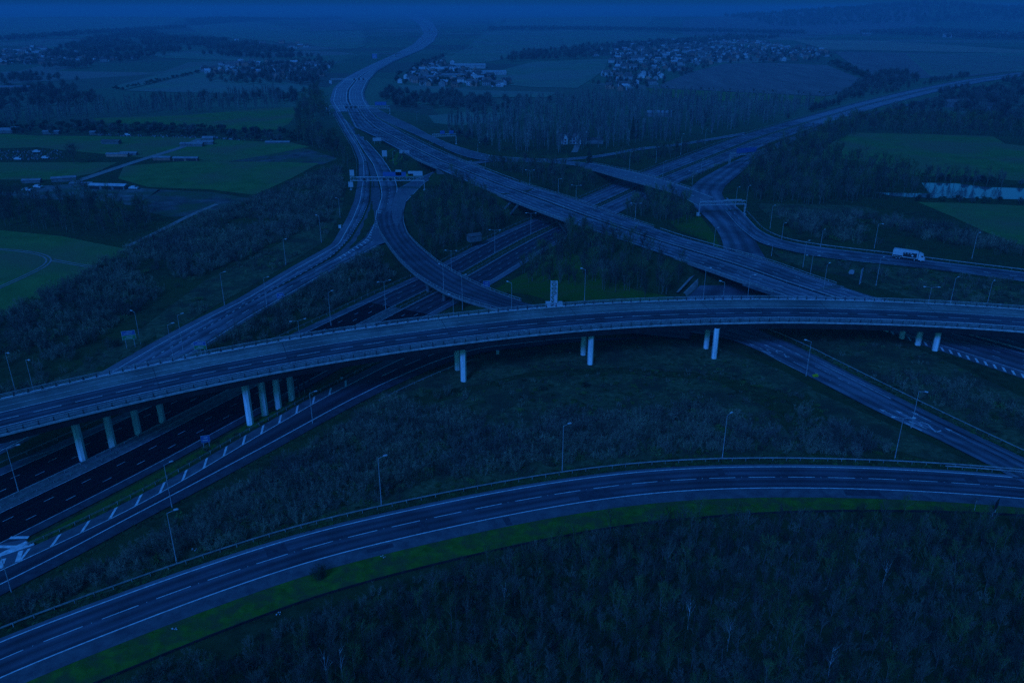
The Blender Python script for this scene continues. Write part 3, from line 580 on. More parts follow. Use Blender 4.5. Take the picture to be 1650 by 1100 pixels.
for x, y, z, r in piers:
    p = at(x, y, z); PIERXY.append(p[:2]); k = int(np.argmin(np.linalg.norm(B[:, :2] - p[:2], axis=1))); top = B[k, 2] - 1.68
    rz = math.atan2(normals(B)[k][1], normals(B)[k][0]) + math.pi / 8; m = MB(); n = 8
    lv = [(z - 1.5, r), (top - 1.2, r), (top, r * 1.06)]; st = 0
    for zz, rr in lv:
        for i in range(n):
            t = rz + 2 * math.pi * i / n; m.v.append((p[0] + rr * math.cos(t), p[1] + rr * math.sin(t), zz))
    for l in range(2):
        for i in range(n):
            j = (i + 1) % n; m.f.append((l * n + i, l * n + j, l * n + n + j, l * n + n + i)); m.m.append(0); m.uv.append(((0, 0),) * 4)
    child_build(m, 'pier', M['concrete'], vd)
m = MB()
for x, y in ((1530, 565), (1560, 573)): pass
# main flyover body (over the motorway and over the underpass)
def flyover(name, L_, R_, a, b, depth, label, legs=(), posts=3.0, near=True):
    l = sub(L_, a, b); r = sub(R_, a, b); root = empty(name, tuple((l[len(l) // 2] + r[len(r) // 2]) / 2), label=label, category='bridge')
    mid = (l + r) / 2; n = len(l)
    m = MB(); bl = l.copy(); br = r.copy(); bl[:, 2] -= depth; br[:, 2] -= depth
    inl = mixp(l, r, .08); inr = mixp(l, r, .92); inl[:, 2] -= depth; inr[:, 2] -= depth
    tl = l.copy(); tr = r.copy(); tl[:, 2] -= .03; tr[:, 2] -= .03; ml = l.copy(); mr = r.copy(); ml[:, 2] -= .55; mr[:, 2] -= .55
    for P_, Q_ in ((tr, tl), (tl, ml), (ml, inl), (inl, inr), (inr, mr), (mr, tr)): m.ribbon(P_, Q_)
    for k in (0, -1): m.poly([tl[k], ml[k], inl[k], inr[k], mr[k], tr[k]])
    child_build(m, 'deck', M['concrete_dark'], root)
    for e, sg in ((l, 1), (r, -1)):
        d = (mid - e)[:, :2].mean(0); m = MB(); N = normals(e); s_ = 1 if (N.mean(0) @ d) < 0 else -1
        m.sweep(e, [(s_ * .0, -.6), (s_ * .3, -.6), (s_ * .3, .4), (s_ * .0, .4)]); child_build(m, 'edge_beam', M['verge_slab'], root)
        m = MB(); m.sweep(e, [(s_ * .1, .95), (s_ * .2, .95), (s_ * .2, 1.1), (s_ * .1, 1.1)]); c = cum(e)
        for q in np.arange(.4, c[-1], posts):
            w = [np.interp(q, c, e[:, k]) for k in range(3)]; m.box((w[0], w[1], w[2] + .7), (.14, .14, .8))
        child_build(m, 'parapet', M['rail'], root)
    for (x1, y1, z1, x2, y2, z2, rr) in legs:
        m = MB(); m.tube(at(x1, y1, z1), at(x2, y2, z2), rr, rr * .9, 6); child_build(m, 'inclined_leg', M['concrete_dark'], root)
    return root
flyover('main_flyover', EL, ER, eM0 - .015, eM1 + .015, 1.5, 'broad flyover carrying the main carriageways over the motorway', legs=[(809, 342, -2, 822, 327, 3.6, .7), (823, 345, -2, 834, 331, 3.6, .7), (912, 373, -4, 896, 352, 3.5, .9), (926, 362, -4, 918, 350, 3.5, .9), (854, 318, -3, 868, 308, 3.6, .7)])
flyover('underpass_bridge', EL, ER, eF0, eF1, 1.5, 'bridge of the main carriageways over the lane-marked underpass')
flyover('link_bridge', EL, ER, eK0 - .004, eK1 + .004, 1.5, 'small bridge of the main carriageways over the link road')
flyover('curved_bridge', DL, DR, .16, .74, 1.4, 'curved bridge sweeping from the junction over the motorway', posts=2.4)
flyover('rear_bridge', HL, HR, .22, .88, 1.4, 'slim road bridge over the motorway beyond the main flyover')
two(sub(DL, .08, 1), sub(DR, .08, 1), (.27, .5, .73), 'curved_road', 'three lane road on the curved bridge from the junction', 'asphalt', .045, on=4.5, gap=3)
# abutment walls
m = MB()
for a_, b_, zt, zb in (((1108, 477, -1), (1142, 446, 0), 1.2, -.6),):
    p, q = at(*a_), at(*b_); off_ = np.array([-3.0, 1.0, 0])
    m.poly([(p[0], p[1], zb - 1), (q[0], q[1], zb - 1), (q[0] - 1.4, q[1] + .4, 1.6), (p[0] - 1.2, p[1] + .3, .1)]);
    m.poly([(p[0] - 1.2, p[1] + .3, .1), (q[0] - 1.4, q[1] + .4, 1.6), (q[0] - 1.9, q[1] + .6, 1.6), (p[0] - 1.7, p[1] + .4, .1)]); m.poly([(p[0] - 3.4, p[1] + .8, .2), (q[0] - 3.6, q[1] + 1, 2.6), (q[0] - 4.6, q[1] + 1.2, 2.7), (p[0] - 4.2, p[1] + 1, .2)])
tag(m.build('abutment_wall', M['track']), 'sloping concrete wall beside the underpass mouth', 'wall')
def abut(L_, R_, f, w, zlow, label, sx=1):
    l = sub(L_, f, f + .004)[0]; r = sub(R_, f, f + .004)[0]; m = MB(); mid = sub((L_ + R_) / 2, f, min(1, f + .01)); d = (mid[-1] - mid[0])[:2]; d = d / np.linalg.norm(d) * w * sx
    top = l[2] - .7
    for s in (0,):
        pts = [(l[0], l[1]), (r[0], r[1]), (r[0] + d[0], r[1] + d[1]), (l[0] + d[0], l[1] + d[1])]
        lo = [(x, y, zlow) for x, y in pts]; hi = [(x, y, top) for x, y in pts]
        m.poly(hi); [m.poly([lo[i], lo[(i + 1) % 4], hi[(i + 1) % 4], hi[i]]) for i in range(4)]
    return tag(m.build('abutment', M['concrete_dark']), label, 'abutment')
abut(EL, ER, eM0 - .013, 4, -5, 'dark left abutment of the main flyover', -1); abut(EL, ER, eM1 + .010, 4, -5, 'dark right abutment of the main flyover', 1)
abut(EL, ER, eF1, 3, -2, 'dark right abutment above the underpass', 1); abut(EL, ER, eF0, 3, -2, 'dark left abutment above the underpass', -1)
abut(DL, DR, .165, 4, -4, 'left abutment of the curved bridge', -1); abut(DL, DR, .735, 4, -4, 'right abutment of the curved bridge', 1)
abut(HL, HR, .22, 4, -3, 'left abutment of the slim rear bridge', -1); abut(HL, HR, .87, 4, -3, 'right abutment of the slim rear bridge', 1)
abut(EL, ER, eK0 - .003, 3, -1.5, 'left abutment of the small link bridge', -1); abut(EL, ER, eK1 + .003, 3, -1.5, 'right abutment of the small link bridge', 1)
# curved bridge columns
cb_ = bpy.data.objects['curved_bridge']
for x, y in ((690, 470), (716, 484), (742, 462), (700, 452)):
    p = at(x, y, -5); k = int(np.argmin(np.linalg.norm(((DL + DR) / 2)[:, :2] - p[:2], axis=1)))
    m = MB(); m.tube((p[0], p[1], -6), (p[0], p[1], 1.6), .7, .7, 10); child_build(m, 'pier', M['concrete_dark'], cb_)
# far overbridges
for x1, x2, y, lab in ((682, 709, 52, 'farthest thin bridge over the winding motorway'), (606, 645, 90.5, 'thin footbridge over the motorway bend before the village')):
    a = at(x1, y + 2, 0); b = at(x2, y + 2, 0); a[2] = b[2] = 7.5; P = resamp(np.array([a, b]), 12)
    o = empty('overbridge', tuple((a + b) / 2), label=lab, category='bridge'); m = MB(); m.sweep(P, [(-3, -1), (3, -1), (3, 1), (-3, 1)]); child_build(m, 'deck', M['concrete_dark'], o)
    for p in (P[2], P[6], P[9]): m = MB(); m.box((p[0], p[1], 2.5), (1.4, 1.4, 9)); child_build(m, 'pier', M['concrete_dark'], o)
# ------------------------------------------------------------------ barriers
G1 = 'roadside crash barriers'
rail_run(offs(A, 3.0), 'crash_barrier', 'long steel barrier along the far side of the foreground slip road')
rail_run(sub(offs(A, 1.9), .80, 1), 'crash_barrier', 'second steel barrier near the right end of the foreground slip road')
rail_run(sub(offs(RL, 4.2), .08, .75), 'wire_barrier', 'thin barrier on the grass strip beside the hatched exit road', material='rail', beams=((.55, .08), (.3, .06)))
rail_run(sub(offs(RRt, -7.5), .50, .66), 'crash_barrier', 'short barrier on the green bank at the right of the exit road')
rail_run(offs(Mm, 18.2), 'crash_barrier', 'barrier along the far shoulder of the cutting motorway', step=4)
rail_run(offs(Mm, 1.2), 'crash_barrier', 'far barrier in the central reservation', step=4, beams=((.5, .25),))
rail_run(offs(Mm, -1.2), 'crash_barrier', 'near barrier in the central reservation', step=4, beams=((.5, .25),))
rail_run(offs(CR, 3.4), 'crash_barrier', 'barrier along the far side of the lettered road', beams=((.5, .25),))
sgn = 1 if np.linalg.norm(offs(J1S, 1)[40] - J1R[40]) > np.linalg.norm(J1S[40] - J1R[40]) else -1
rail_run(sub(offs(J1S, sgn * 1.2), .0, .52), 'crash_barrier', 'curving barrier on the outside of the left carriageway')
rail_run(sub(offs(GL, 2.2), .15, 1), 'crash_barrier', 'barrier behind the road with the lorry')
rail_run(sub(mixp(EL, ER, .5), 0, 1), 'crash_barrier', 'central barrier between the main carriageways', step=5)
rail_run(sub(offs(ER, .8), 0.02, eM0 - .02), 'crash_barrier', 'barrier on the far edge of the main carriageways before the flyover', step=5)
rail_run(sub(offs(ER, .8), eM1 + .02, .83), 'crash_barrier', 'barrier on the far edge of the main carriageways after the flyover', step=5)
rail_run(offs(WR, 1.5), 'crash_barrier', 'barrier on the right edge of the distant motorway', step=12, beams=((.4, .6),))
# ------------------------------------------------------------------ grass, fields, soil
drape('green_bank', [(560, 652), (640, 602), (700, 588), (790, 562), (960, 556), (1090, 545), (1160, 556), (1260, 596), (1310, 625), (1290, 640), (1150, 600), (1000, 590), (860, 595), (780, 612), (690, 622), (620, 655)], M['rough_grass'], .08, 0, label='green bank under the viaduct around the columns')
drape('verge_strip', [(1290, 620), (1370, 655), (1420, 678), (1500, 712), (1560, 742), (1500, 742), (1440, 725), (1380, 700), (1330, 670)], M['rough_grass'], .08, 0, label='grassy strip along the near edge of the lettered road')
drape('far_side_grass', [(1240, 535), (1320, 540), (1440, 545), (1520, 580), (1650, 640), (1760, 690), (1760, 790), (1600, 715), (1480, 650), (1370, 600), (1300, 566)], M['rough_grass'], .08, 0, label='rough grass triangle between the lettered road and the main carriageways')
drape('central_rough_grass', [(700, 640), (840, 606), (1000, 600), (1150, 610), (1240, 660), (1300, 735), (1100, 742), (940, 752), (800, 776), (640, 808), (420, 868), (300, 905), (180, 950), (60, 990), (40, 975), (260, 880), (420, 770), (560, 700)], M['rough_grass'], .09, 0, label='rough winter grass of the central triangle')
drape('median_strip', [(44, 873), (110, 838), (180, 800), (262, 757), (340, 715), (420, 672), (500, 628), (600, 580), (640, 570), (560, 612), (470, 662), (400, 705), (300, 765), (200, 818), (120, 858), (75, 874)], M['grass'], .05, -5, label='grassy strip between motorway and exit road')
drape('motorway_bank_grass', [(790, 455), (850, 424), (900, 400), (950, 430), (1020, 470), (1100, 482), (1100, 487), (960, 488), (880, 492), (820, 476)], M['grass'], .07, -1, label='green bank at the foot of the bare wood by the lattice mast')
drape('gantry_bank', [(1105, 348), (1130, 352), (1150, 376), (1163, 400), (1130, 396), (1095, 380), (1080, 360)], M['grass'], .07, 2, label='small green bank left of the wide slip road')
drape('lorry_bank', [(1232, 398), (1280, 408), (1400, 426), (1520, 440), (1650, 460), (1650, 490), (1500, 485), (1400, 462), (1320, 440), (1262, 420)], M['rough_grass'], .07, 1, label='grass bank between the main carriageways and the lorry road')
drape('junction_grass', [(572, 208), (600, 221), (640, 243), (655, 258), (636, 266), (612, 248), (590, 226)], M['grass'], .07, 3, label='dark green wedge between diverging carriageways')
drape('junction_grass', [(642, 300), (668, 288), (650, 303)], M['grass'], .07, 2, label='small grass tip below the sign gantry')
drape('left_bank', [(70, 625), (160, 590), (250, 540), (360, 482), (440, 440), (520, 395), (550, 350), (560, 300), (545, 290), (520, 360), (440, 400), (330, 450), (230, 520), (120, 580), (40, 615)], M['rough_grass'], .07, 0, label='rough grass bank above the left carriageway')
drape('green_field', [(-260, 360), (0, 371), (100, 381), (205, 402), (180, 430), (95, 470), (0, 512), (-300, 640)], M['field_green'], .1, 0, cut=False, label='nearest green field at the left edge')
for k_, a_ in enumerate(([(-40, 400), (40, 405), (78, 412), (86, 420), (70, 432), (20, 455), (-40, 480)], [(84, 419), (110, 424), (150, 430)])):
    P_ = resamp(survey([(x, y, 0) for x, y in a_]), step=4); P_[:, 2] = terrain_z(P_[:, :2]) + .16; m_ = MB(); m_.ribbon(offs(P_, -1.2), offs(P_, -.5)); m_.ribbon(offs(P_, .5), offs(P_, 1.2)); tag(m_.build('wheel_track', M['track']), 'pale wheel tracks across the nearest green field', kind='structure')
drape('green_field', [(-200, 216), (20, 217), (60, 219), (300, 221), (470, 234), (500, 242), (360, 262), (200, 252), (60, 238), (-200, 245)], M['field_green'], .12, 0, label='long green paddock behind the farmyard')
drape('green_field', [(-200, 262), (80, 262), (190, 262), (150, 280), (90, 290), (-200, 290)], M['field_green'], .12, 0, label='green paddock around the lone round tree')
drape('green_field', [(200, 268), (300, 260), (420, 262), (515, 268), (470, 290), (410, 316), (340, 306), (240, 302), (190, 288)], M['field_green'], .12, 0, label='green paddock beside the long shed')
drape('trampled_field', [(235, 240), (330, 224), (440, 234), (500, 246), (545, 262), (520, 270), (420, 262), (300, 259), (230, 256)], M['soil'], .1, 0, label='brown trampled paddock below the hedge')
drape('muddy_yard', [(-200, 305), (20, 310), (70, 300), (130, 296), (215, 302), (260, 306), (215, 332), (150, 322), (80, 322), (0, 318), (-200, 322)], M['pale_soil'], .12, 0, label='pale muddy yard around the farm sheds')
drape('trampled_field', [(255, 306), (340, 310), (405, 322), (360, 346), (270, 350), (215, 336)], M['soil'], .12, 0, label='dark brown plot below the green paddock')
P_ = resamp(survey([(120, 294, 0), (215, 262, 0), (300, 236, 0), (322, 224, 0)]), step=8); P_[:, 2] = terrain_z(P_[:, :2]) + .25; m_ = MB(); m_.ribbon(offs(P_, -3), offs(P_, 3)); tag(m_.build('farm_track', M['track']), 'straight pale track running up through the paddocks', kind='structure')
P_ = resamp(survey([(205, 398, 0), (260, 372, 0), (300, 350, 0), (350, 330, 0)]), step=6); P_[:, 2] = terrain_z(P_[:, :2]) + .2; m_ = MB(); m_.ribbon(offs(P_, -1.5), offs(P_, 1.5)); tag(m_.build('footpath', M['track']), 'thin pale path between the scrub and the fields', kind='structure')
for px, mt, lab in (
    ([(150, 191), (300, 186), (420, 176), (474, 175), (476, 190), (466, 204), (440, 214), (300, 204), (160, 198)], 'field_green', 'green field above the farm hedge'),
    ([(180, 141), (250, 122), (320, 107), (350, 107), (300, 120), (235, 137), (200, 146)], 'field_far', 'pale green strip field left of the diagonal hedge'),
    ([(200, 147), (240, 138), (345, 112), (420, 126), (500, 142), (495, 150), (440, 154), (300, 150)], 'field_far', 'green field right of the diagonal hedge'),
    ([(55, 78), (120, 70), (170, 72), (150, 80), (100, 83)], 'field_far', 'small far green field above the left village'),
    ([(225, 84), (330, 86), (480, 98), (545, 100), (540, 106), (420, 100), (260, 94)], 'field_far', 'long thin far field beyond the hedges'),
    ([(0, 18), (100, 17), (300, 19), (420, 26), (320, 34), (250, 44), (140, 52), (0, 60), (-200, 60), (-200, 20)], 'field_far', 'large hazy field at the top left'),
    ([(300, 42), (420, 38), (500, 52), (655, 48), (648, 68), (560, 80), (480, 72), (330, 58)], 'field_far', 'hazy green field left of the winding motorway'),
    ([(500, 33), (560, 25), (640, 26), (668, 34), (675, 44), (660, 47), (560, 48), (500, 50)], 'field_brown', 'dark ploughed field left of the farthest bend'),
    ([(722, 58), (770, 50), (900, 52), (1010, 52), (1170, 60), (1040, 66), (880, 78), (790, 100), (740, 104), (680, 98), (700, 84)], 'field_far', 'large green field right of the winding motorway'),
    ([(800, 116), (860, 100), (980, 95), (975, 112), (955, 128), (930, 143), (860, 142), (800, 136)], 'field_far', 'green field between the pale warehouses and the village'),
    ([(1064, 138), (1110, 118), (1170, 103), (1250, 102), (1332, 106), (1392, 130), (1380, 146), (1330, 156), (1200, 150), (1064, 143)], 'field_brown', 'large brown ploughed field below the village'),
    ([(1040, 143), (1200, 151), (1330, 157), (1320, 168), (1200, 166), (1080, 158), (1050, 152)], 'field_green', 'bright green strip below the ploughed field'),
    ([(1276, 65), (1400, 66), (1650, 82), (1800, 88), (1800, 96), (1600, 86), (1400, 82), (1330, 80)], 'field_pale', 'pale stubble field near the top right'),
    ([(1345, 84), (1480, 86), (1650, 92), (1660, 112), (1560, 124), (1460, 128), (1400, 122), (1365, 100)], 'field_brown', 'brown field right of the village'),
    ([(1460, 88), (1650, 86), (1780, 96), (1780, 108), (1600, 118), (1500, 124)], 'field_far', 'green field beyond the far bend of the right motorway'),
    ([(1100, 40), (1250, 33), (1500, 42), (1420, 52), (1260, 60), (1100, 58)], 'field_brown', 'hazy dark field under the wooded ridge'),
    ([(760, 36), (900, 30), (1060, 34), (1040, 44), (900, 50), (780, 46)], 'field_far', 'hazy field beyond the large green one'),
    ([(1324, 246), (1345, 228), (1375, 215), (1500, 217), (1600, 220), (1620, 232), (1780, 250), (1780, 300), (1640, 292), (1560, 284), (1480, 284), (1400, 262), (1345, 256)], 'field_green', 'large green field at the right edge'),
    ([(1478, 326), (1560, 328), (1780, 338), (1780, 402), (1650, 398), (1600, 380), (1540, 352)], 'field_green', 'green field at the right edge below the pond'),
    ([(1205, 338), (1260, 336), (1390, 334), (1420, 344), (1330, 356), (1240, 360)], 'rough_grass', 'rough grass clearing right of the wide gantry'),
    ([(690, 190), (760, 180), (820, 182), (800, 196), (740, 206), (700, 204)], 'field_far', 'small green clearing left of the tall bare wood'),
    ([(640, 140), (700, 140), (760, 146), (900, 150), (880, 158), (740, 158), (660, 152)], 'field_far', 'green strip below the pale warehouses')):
    drape('green_field' if 'green' in mt or 'far' in mt else ('rough_clearing' if 'rough' in mt else 'ploughed_field' if 'brown' in mt else 'stubble_field'), px, M[mt], .15, 0, label=lab)
drape('pond', [(1410, 311), (1470, 312), (1497, 312), (1485, 295), (1540, 296), (1590, 302), (1650, 304), (1780, 312), (1780, 330), (1650, 322), (1560, 320), (1480, 319), (1440, 317)], M['water'], .2, 0, label='pale flat pond reflecting the sky at the right edge')
# ------------------------------------------------------------------ plant prototypes
PC = {}
def proto_coll(name, meshes):
    c = bpy.data.collections.new(name)
    for i, me in enumerate(meshes):
        o = bpy.data.objects.new('%s_%02d' % (name, i), me); c.objects.link(o)
    PC[name] = c; return c
def bare_tree(seed, h=9.0, spread=.35, twigs=1, bark='bark', tw='twig', lim=13, sp=.0):
    random.seed(seed); T = MB(); Cc = MB()
    lean = Vector((random.uniform(-.06, .06), random.uniform(-.06, .06), 1)); pts = []
    p = Vector((0, 0, -.4)); n = 6
    for i in range(n + 1):
        pts.append((p.copy(), .13 * h / 9 * (1 - i / n * .82))); p = p + Vector((lean.x + random.uniform(-.06, .06), lean.y + random.uniform(-.06, .06), 1)) * (h * .92 / n)
    for (a, r0), (b, r1) in zip(pts[:-1], pts[1:]): T.tube(a, b, r0, r1, 6, cap=False)
    for i in range(lim):
        t = random.uniform(.22, .97); q = t * n; k = min(n - 1, int(q)); a = pts[k][0].lerp(pts[k + 1][0], q - k)
        th = random.uniform(0, 6.283) ; ln = h * (.46 - .3 * t) * random.uniform(.7, 1.25); up = random.uniform(.75, 1.5) if sp == 0 else sp
        d = Vector((math.cos(th) * spread * 2.2, math.sin(th) * spread * 2.2, up)).normalized()
        mid = a + d * ln * .5 + Vector((0, 0, ln * .04)); b = a + d * ln + Vector((0, 0, ln * .16))
        Cc.tube(a, mid, .045 * h / 9, .03 * h / 9, 3, 0, False); Cc.tube(mid, b, .03 * h / 9, .012, 3, 0, False)
        for j in range(9):
            u = random.uniform(.15, 1); s = a.lerp(mid, u * 2) if u < .5 else mid.lerp(b, u * 2 - 1)
            d2 = (d + Vector((random.uniform(-.9, .9), random.uniform(-.9, .9), random.uniform(-.1, .8)))).normalized(); l2 = ln * random.uniform(.22, .5); e = s + d2 * l2
            Cc.blade(s, e, .04, 1)
            for _ in range(7 * twigs):
                s2 = s.lerp(e, random.uniform(.25, 1)); d3 = (d2 + Vector((random.uniform(-1, 1), random.uniform(-1, 1), random.uniform(-.3, .9)))).normalized()
                Cc.blade(s2, s2 + (d3 + Vector((0, 0, .45))) * l2 * random.uniform(.4, 1.0), .022, 1)
    return T.mesh('trunk', M[bark]), Cc.mesh('crown', [M[bark], M[tw]])
TREES = [bare_tree(10 + i, random.uniform(6.5, 9.5), random.uniform(.25, .42), 1, tw=('twig', 'twig', 'twig_green')[i % 3], lim=14) for i in range(6)]
BIRCH = [bare_tree(50 + i, 8.5, .26, 1, bark='birch', lim=12) for i in range(2)]
def joined(tr):
    mb = MB(); out = bpy.data.meshes.new('tree'); vs = []; fs = []; ms = []
    for k, me in enumerate(tr):
        n = len(vs); vs += [tuple(v.co) for v in me.vertices]; fs += [tuple(n + i for i in p.vertices) for p in me.polygons]; ms += [(p.material_index if k else 0) for p in me.polygons]
    out.from_pydata(vs, [], fs); [out.materials.append(x) for x in tr[1].materials]; out.polygons.foreach_set('material_index', ms); return out
def shrub(seed, h=2.4, r=1.7, n=9, mt='scrub', w=.05, tw=10):
    random.seed(seed); mb = MB()
    for i in range(n):
        th = random.uniform(0, 6.283); rr = r * math.sqrt(random.random()); hh = h * (1 - .45 * (rr / r) ** 2) * random.uniform(.75, 1.15)
        a = Vector((math.cos(th) * rr * .4, math.sin(th) * rr * .4, -.15)); b = Vector((math.cos(th) * rr, math.sin(th) * rr, hh))
        mb.blade(a, b, w * 1.3)
        for j in range(tw):
            s = a.lerp(b, random.uniform(.25, 1)); d = Vector((random.uniform(-1, 1), random.uniform(-1, 1), random.uniform(.0, 1.3))).normalized()
            e = s + d * random.uniform(.3, .8) * h * .35; mb.blade(s, e, w * .8)
            for _ in range(3):
                s2 = s.lerp(e, random.random()); mb.blade(s2, s2 + Vector((random.uniform(-1, 1), random.uniform(-1, 1), random.uniform(-.1, 1.6))).normalized() * h * .2, w * .55)
    return mb.mesh('shrub', M[mt])
def leafy(seed, h, r, n, mt, leaf, top=.25, low=.05):
    """crown of many small leaf clumps"""
    random.seed(seed); mb = MB(); lobes = [(random.uniform(-.5, .5) * r, random.uniform(-.5, .5) * r, random.uniform(.35, .8) * h, random.uniform(.45, .7) * r) for _ in range(6)]
    for i in range(n):
        lx, ly, lz, lr = random.choice(lobes); v = Vector((random.gauss(0, 1), random.gauss(0, 1), random.gauss(0, 1))).normalized() * lr * random.uniform(.5, 1.05)
        p = Vector((lx + v.x, ly + v.y, max(low * h, lz + v.z * h / (2.2 * r)))); a = Vector((random.uniform(-1, 1), random.uniform(-1, 1), random.uniform(-1, 1))).normalized() * leaf; b = a.orthogonal().normalized() * leaf * .7
        mb.quad(p - a, p - b, p + a, p + b)
    return mb.mesh('bush', M[mt])
def conifer(seed, h, r, mt='conifer'):
    random.seed(seed); mb = MB(); mb.tube((0, 0, -.3), (0, 0, h), .2, .03, 6)
    for i in range(420):
        t = random.random() ** .8; z = h * (.06 + .94 * t); rr = r * (1 - t) ** .8 * random.uniform(.5, 1.1); th = random.uniform(0, 6.283); p = Vector((math.cos(th) * rr, math.sin(th) * rr, z)); q = Vector((math.cos(th) * rr * .3, math.sin(th) * rr * .3, z + .3))
        mb.blade(q, p - Vector((0, 0, .25)), h * .045, w1=.5)
    return mb.mesh('conifer', M[mt])
def poplar(seed, h=12.5, mt='wood_pale'):
    random.seed(seed); mb = MB(); mb.tube((0, 0, -.5), (0, 0, h * .95), .2, .04, 4)
    for i in range(46):
        z = random.uniform(.12, .85) * h; th = random.uniform(0, 6.283); l = h * random.uniform(.12, .3); e = Vector((math.cos(th) * l * .33, math.sin(th) * l * .33, z + l)); s = Vector((0, 0, z)); mb.blade(s, e, .12)
        for _ in range(5): s2 = s.lerp(e, random.random()); mb.blade(s2, s2 + Vector((random.uniform(-.5, .5), random.uniform(-.5, .5), 1)).normalized() * l * .5, .09)
    return mb.mesh('poplar', M[mt])
def roundwood(seed, h=8, r=4, mt='wood_far'):
    random.seed(seed); mb = MB(); mb.tube((0, 0, -.5), (0, 0, h * .5), .25, .12, 4)
    for i in range(150):
        th = random.uniform(0, 6.283); ph_ = random.uniform(.15, 1.5); v = Vector((math.cos(th) * math.cos(ph_) * r, math.sin(th) * math.cos(ph_) * r, h * .35 + math.sin(ph_) * h * .62)) * random.uniform(.75, 1.05); s = Vector((v.x * .25, v.y * .25, v.z * .55)); mb.blade(s, v, .22)
        mb.blade(s.lerp(v, .6), v + Vector((random.uniform(-1, 1), random.uniform(-1, 1), random.uniform(0, 1))), .16)
    return mb.mesh('tree', M[mt])
proto_coll('wood_kit', [joined(t) for t in TREES])
proto_coll('scrub_kit', [shrub(i, 2.5, 1.8, 10) for i in range(4)] + [shrub(20 + i, 1.5, 1.5, 9, 'tuft', .06, 8) for i in range(1)] + [leafy(30, 1.2, 1.4, 200, 'bramble', .13)])
proto_coll('understorey_kit', [shrub(60 + i, 1.8, 1.5, 8) for i in range(2)] + [leafy(66, .9, 1.3, 170, 'bramble', .12), shrub(67, 1.0, 1.2, 9, 'tuft', .05, 7)])
proto_coll('far_wood_kit', [roundwood(i) for i in range(4)])
proto_coll('poplar_kit', [poplar(i) for i in range(3)])
proto_coll('hedge_kit', [leafy(i, 5, 3, 160, 'conifer', .55) for i in range(2)] + [roundwood(77, 6, 3)])
def gn_scatter(name, pts, idx, sc, rz, kit, label, smin=None):
    me = bpy.data.meshes.new(name); me.from_pydata([tuple(p) for p in pts], [], [])
    for nm, tp, dat in (('kit', 'INT', idx), ('sc', 'FLOAT', sc), ('rz', 'FLOAT', rz)):
        a = me.attributes.new(nm, tp, 'POINT'); a.data.foreach_set('value', np.asarray(dat).tolist())
    o = bpy.data.objects.new(name, me); COL.objects.link(o); tag(o, label, kind='stuff')
    ng = bpy.data.node_groups.new(name, 'GeometryNodeTree'); ng.interface.new_socket('Geometry', in_out='INPUT', socket_type='NodeSocketGeometry'); ng.interface.new_socket('Geometry', in_out='OUTPUT', socket_type='NodeSocketGeometry')
    N = ng.nodes; L = ng.links; gi = N.new('NodeGroupInput'); go = N.new('NodeGroupOutput'); ip = N.new('GeometryNodeInstanceOnPoints'); ci = N.new('GeometryNodeCollectionInfo')
    ci.inputs['Collection'].default_value = PC[kit]; ci.inputs['Separate Children'].default_value = True; ci.inputs['Reset Children'].default_value = True
    def attr(nm, tp):
        q = N.new('GeometryNodeInputNamedAttribute'); q.data_type = tp; q.inputs['Name'].default_value = nm; return q.outputs[0]
    ip.inputs['Pick Instance'].default_value = True
    L.new(gi.outputs[0], ip.inputs['Points']); L.new(ci.outputs[0], ip.inputs['Instance']); L.new(attr('kit', 'INT'), ip.inputs['Instance Index'])
    cx = N.new('ShaderNodeCombineXYZ'); L.new(attr('rz', 'FLOAT'), cx.inputs['Z']); L.new(cx.outputs[0], ip.inputs['Rotation'])
    L.new(attr('sc', 'FLOAT'), ip.inputs['Scale']); L.new(ip.outputs[0], go.inputs[0])
    md_ = o.modifiers.new('scatter', 'NODES'); md_.node_group = ng; return o
def sample(px, dens, zg=0.0, clear=2.0, piers_=True, jit=None, extra=None):
    W = survey([(a[0], a[1]) for a in px], zg)[:, :2]; lo, hi = W.min(0), W.max(0); n = int((hi - lo).prod() * dens)
    Q = RNG.uniform(lo, hi, (n, 2)); Q = Q[inpoly(Q, W)]
    if clear is not None and len(Q): Q = Q[clearance(Q) > clear]
    if piers_ and len(Q):
        d = np.min(np.linalg.norm(Q[:, None] - np.array(PIERXY)[None], axis=2), axis=1); Q = Q[d > 3]
    if not len(Q): return np.zeros((0, 3))
    return np.column_stack([Q, terrain_z(Q)])
def clump(P, f=14.0, thr=0.0, seed=0):
    """keep points where a smooth wandering pattern is high"""
    x, y = P[:, 0] / f + seed, P[:, 1] / f + seed * 1.7
    v = np.sin(x + 1.7 * np.sin(y * .7)) + np.sin(y * 1.3 + 1.1 * np.sin(x * .9 + 2)) + .6 * np.sin(2.3 * x + y)
    return P[v + RNG.normal(0, .35, len(P)) > thr]
def stuff(name, px, dens, kit, label, zg=0, clear=2.0, sc=(.7, 1.3), idx=None, thr=None, f=14, w=None, seed=0):
    P = sample(px, dens, zg, clear)
    if thr is not None: P = clump(P, f, thr, seed)
    n = len(P)
    if n == 0: return
    k = len(PC[kit].objects) if idx is None else idx
    ids = RNG.integers(0, k, n) if np.ndim(k) == 0 else RNG.choice(np.array(k), n, p=w)
    return gn_scatter(name, P, ids, RNG.uniform(sc[0], sc[1], n), RNG.uniform(0, 6.28, n), kit, label)
exec_plants = True
SK = [0, 1, 2, 3, 4, 5]
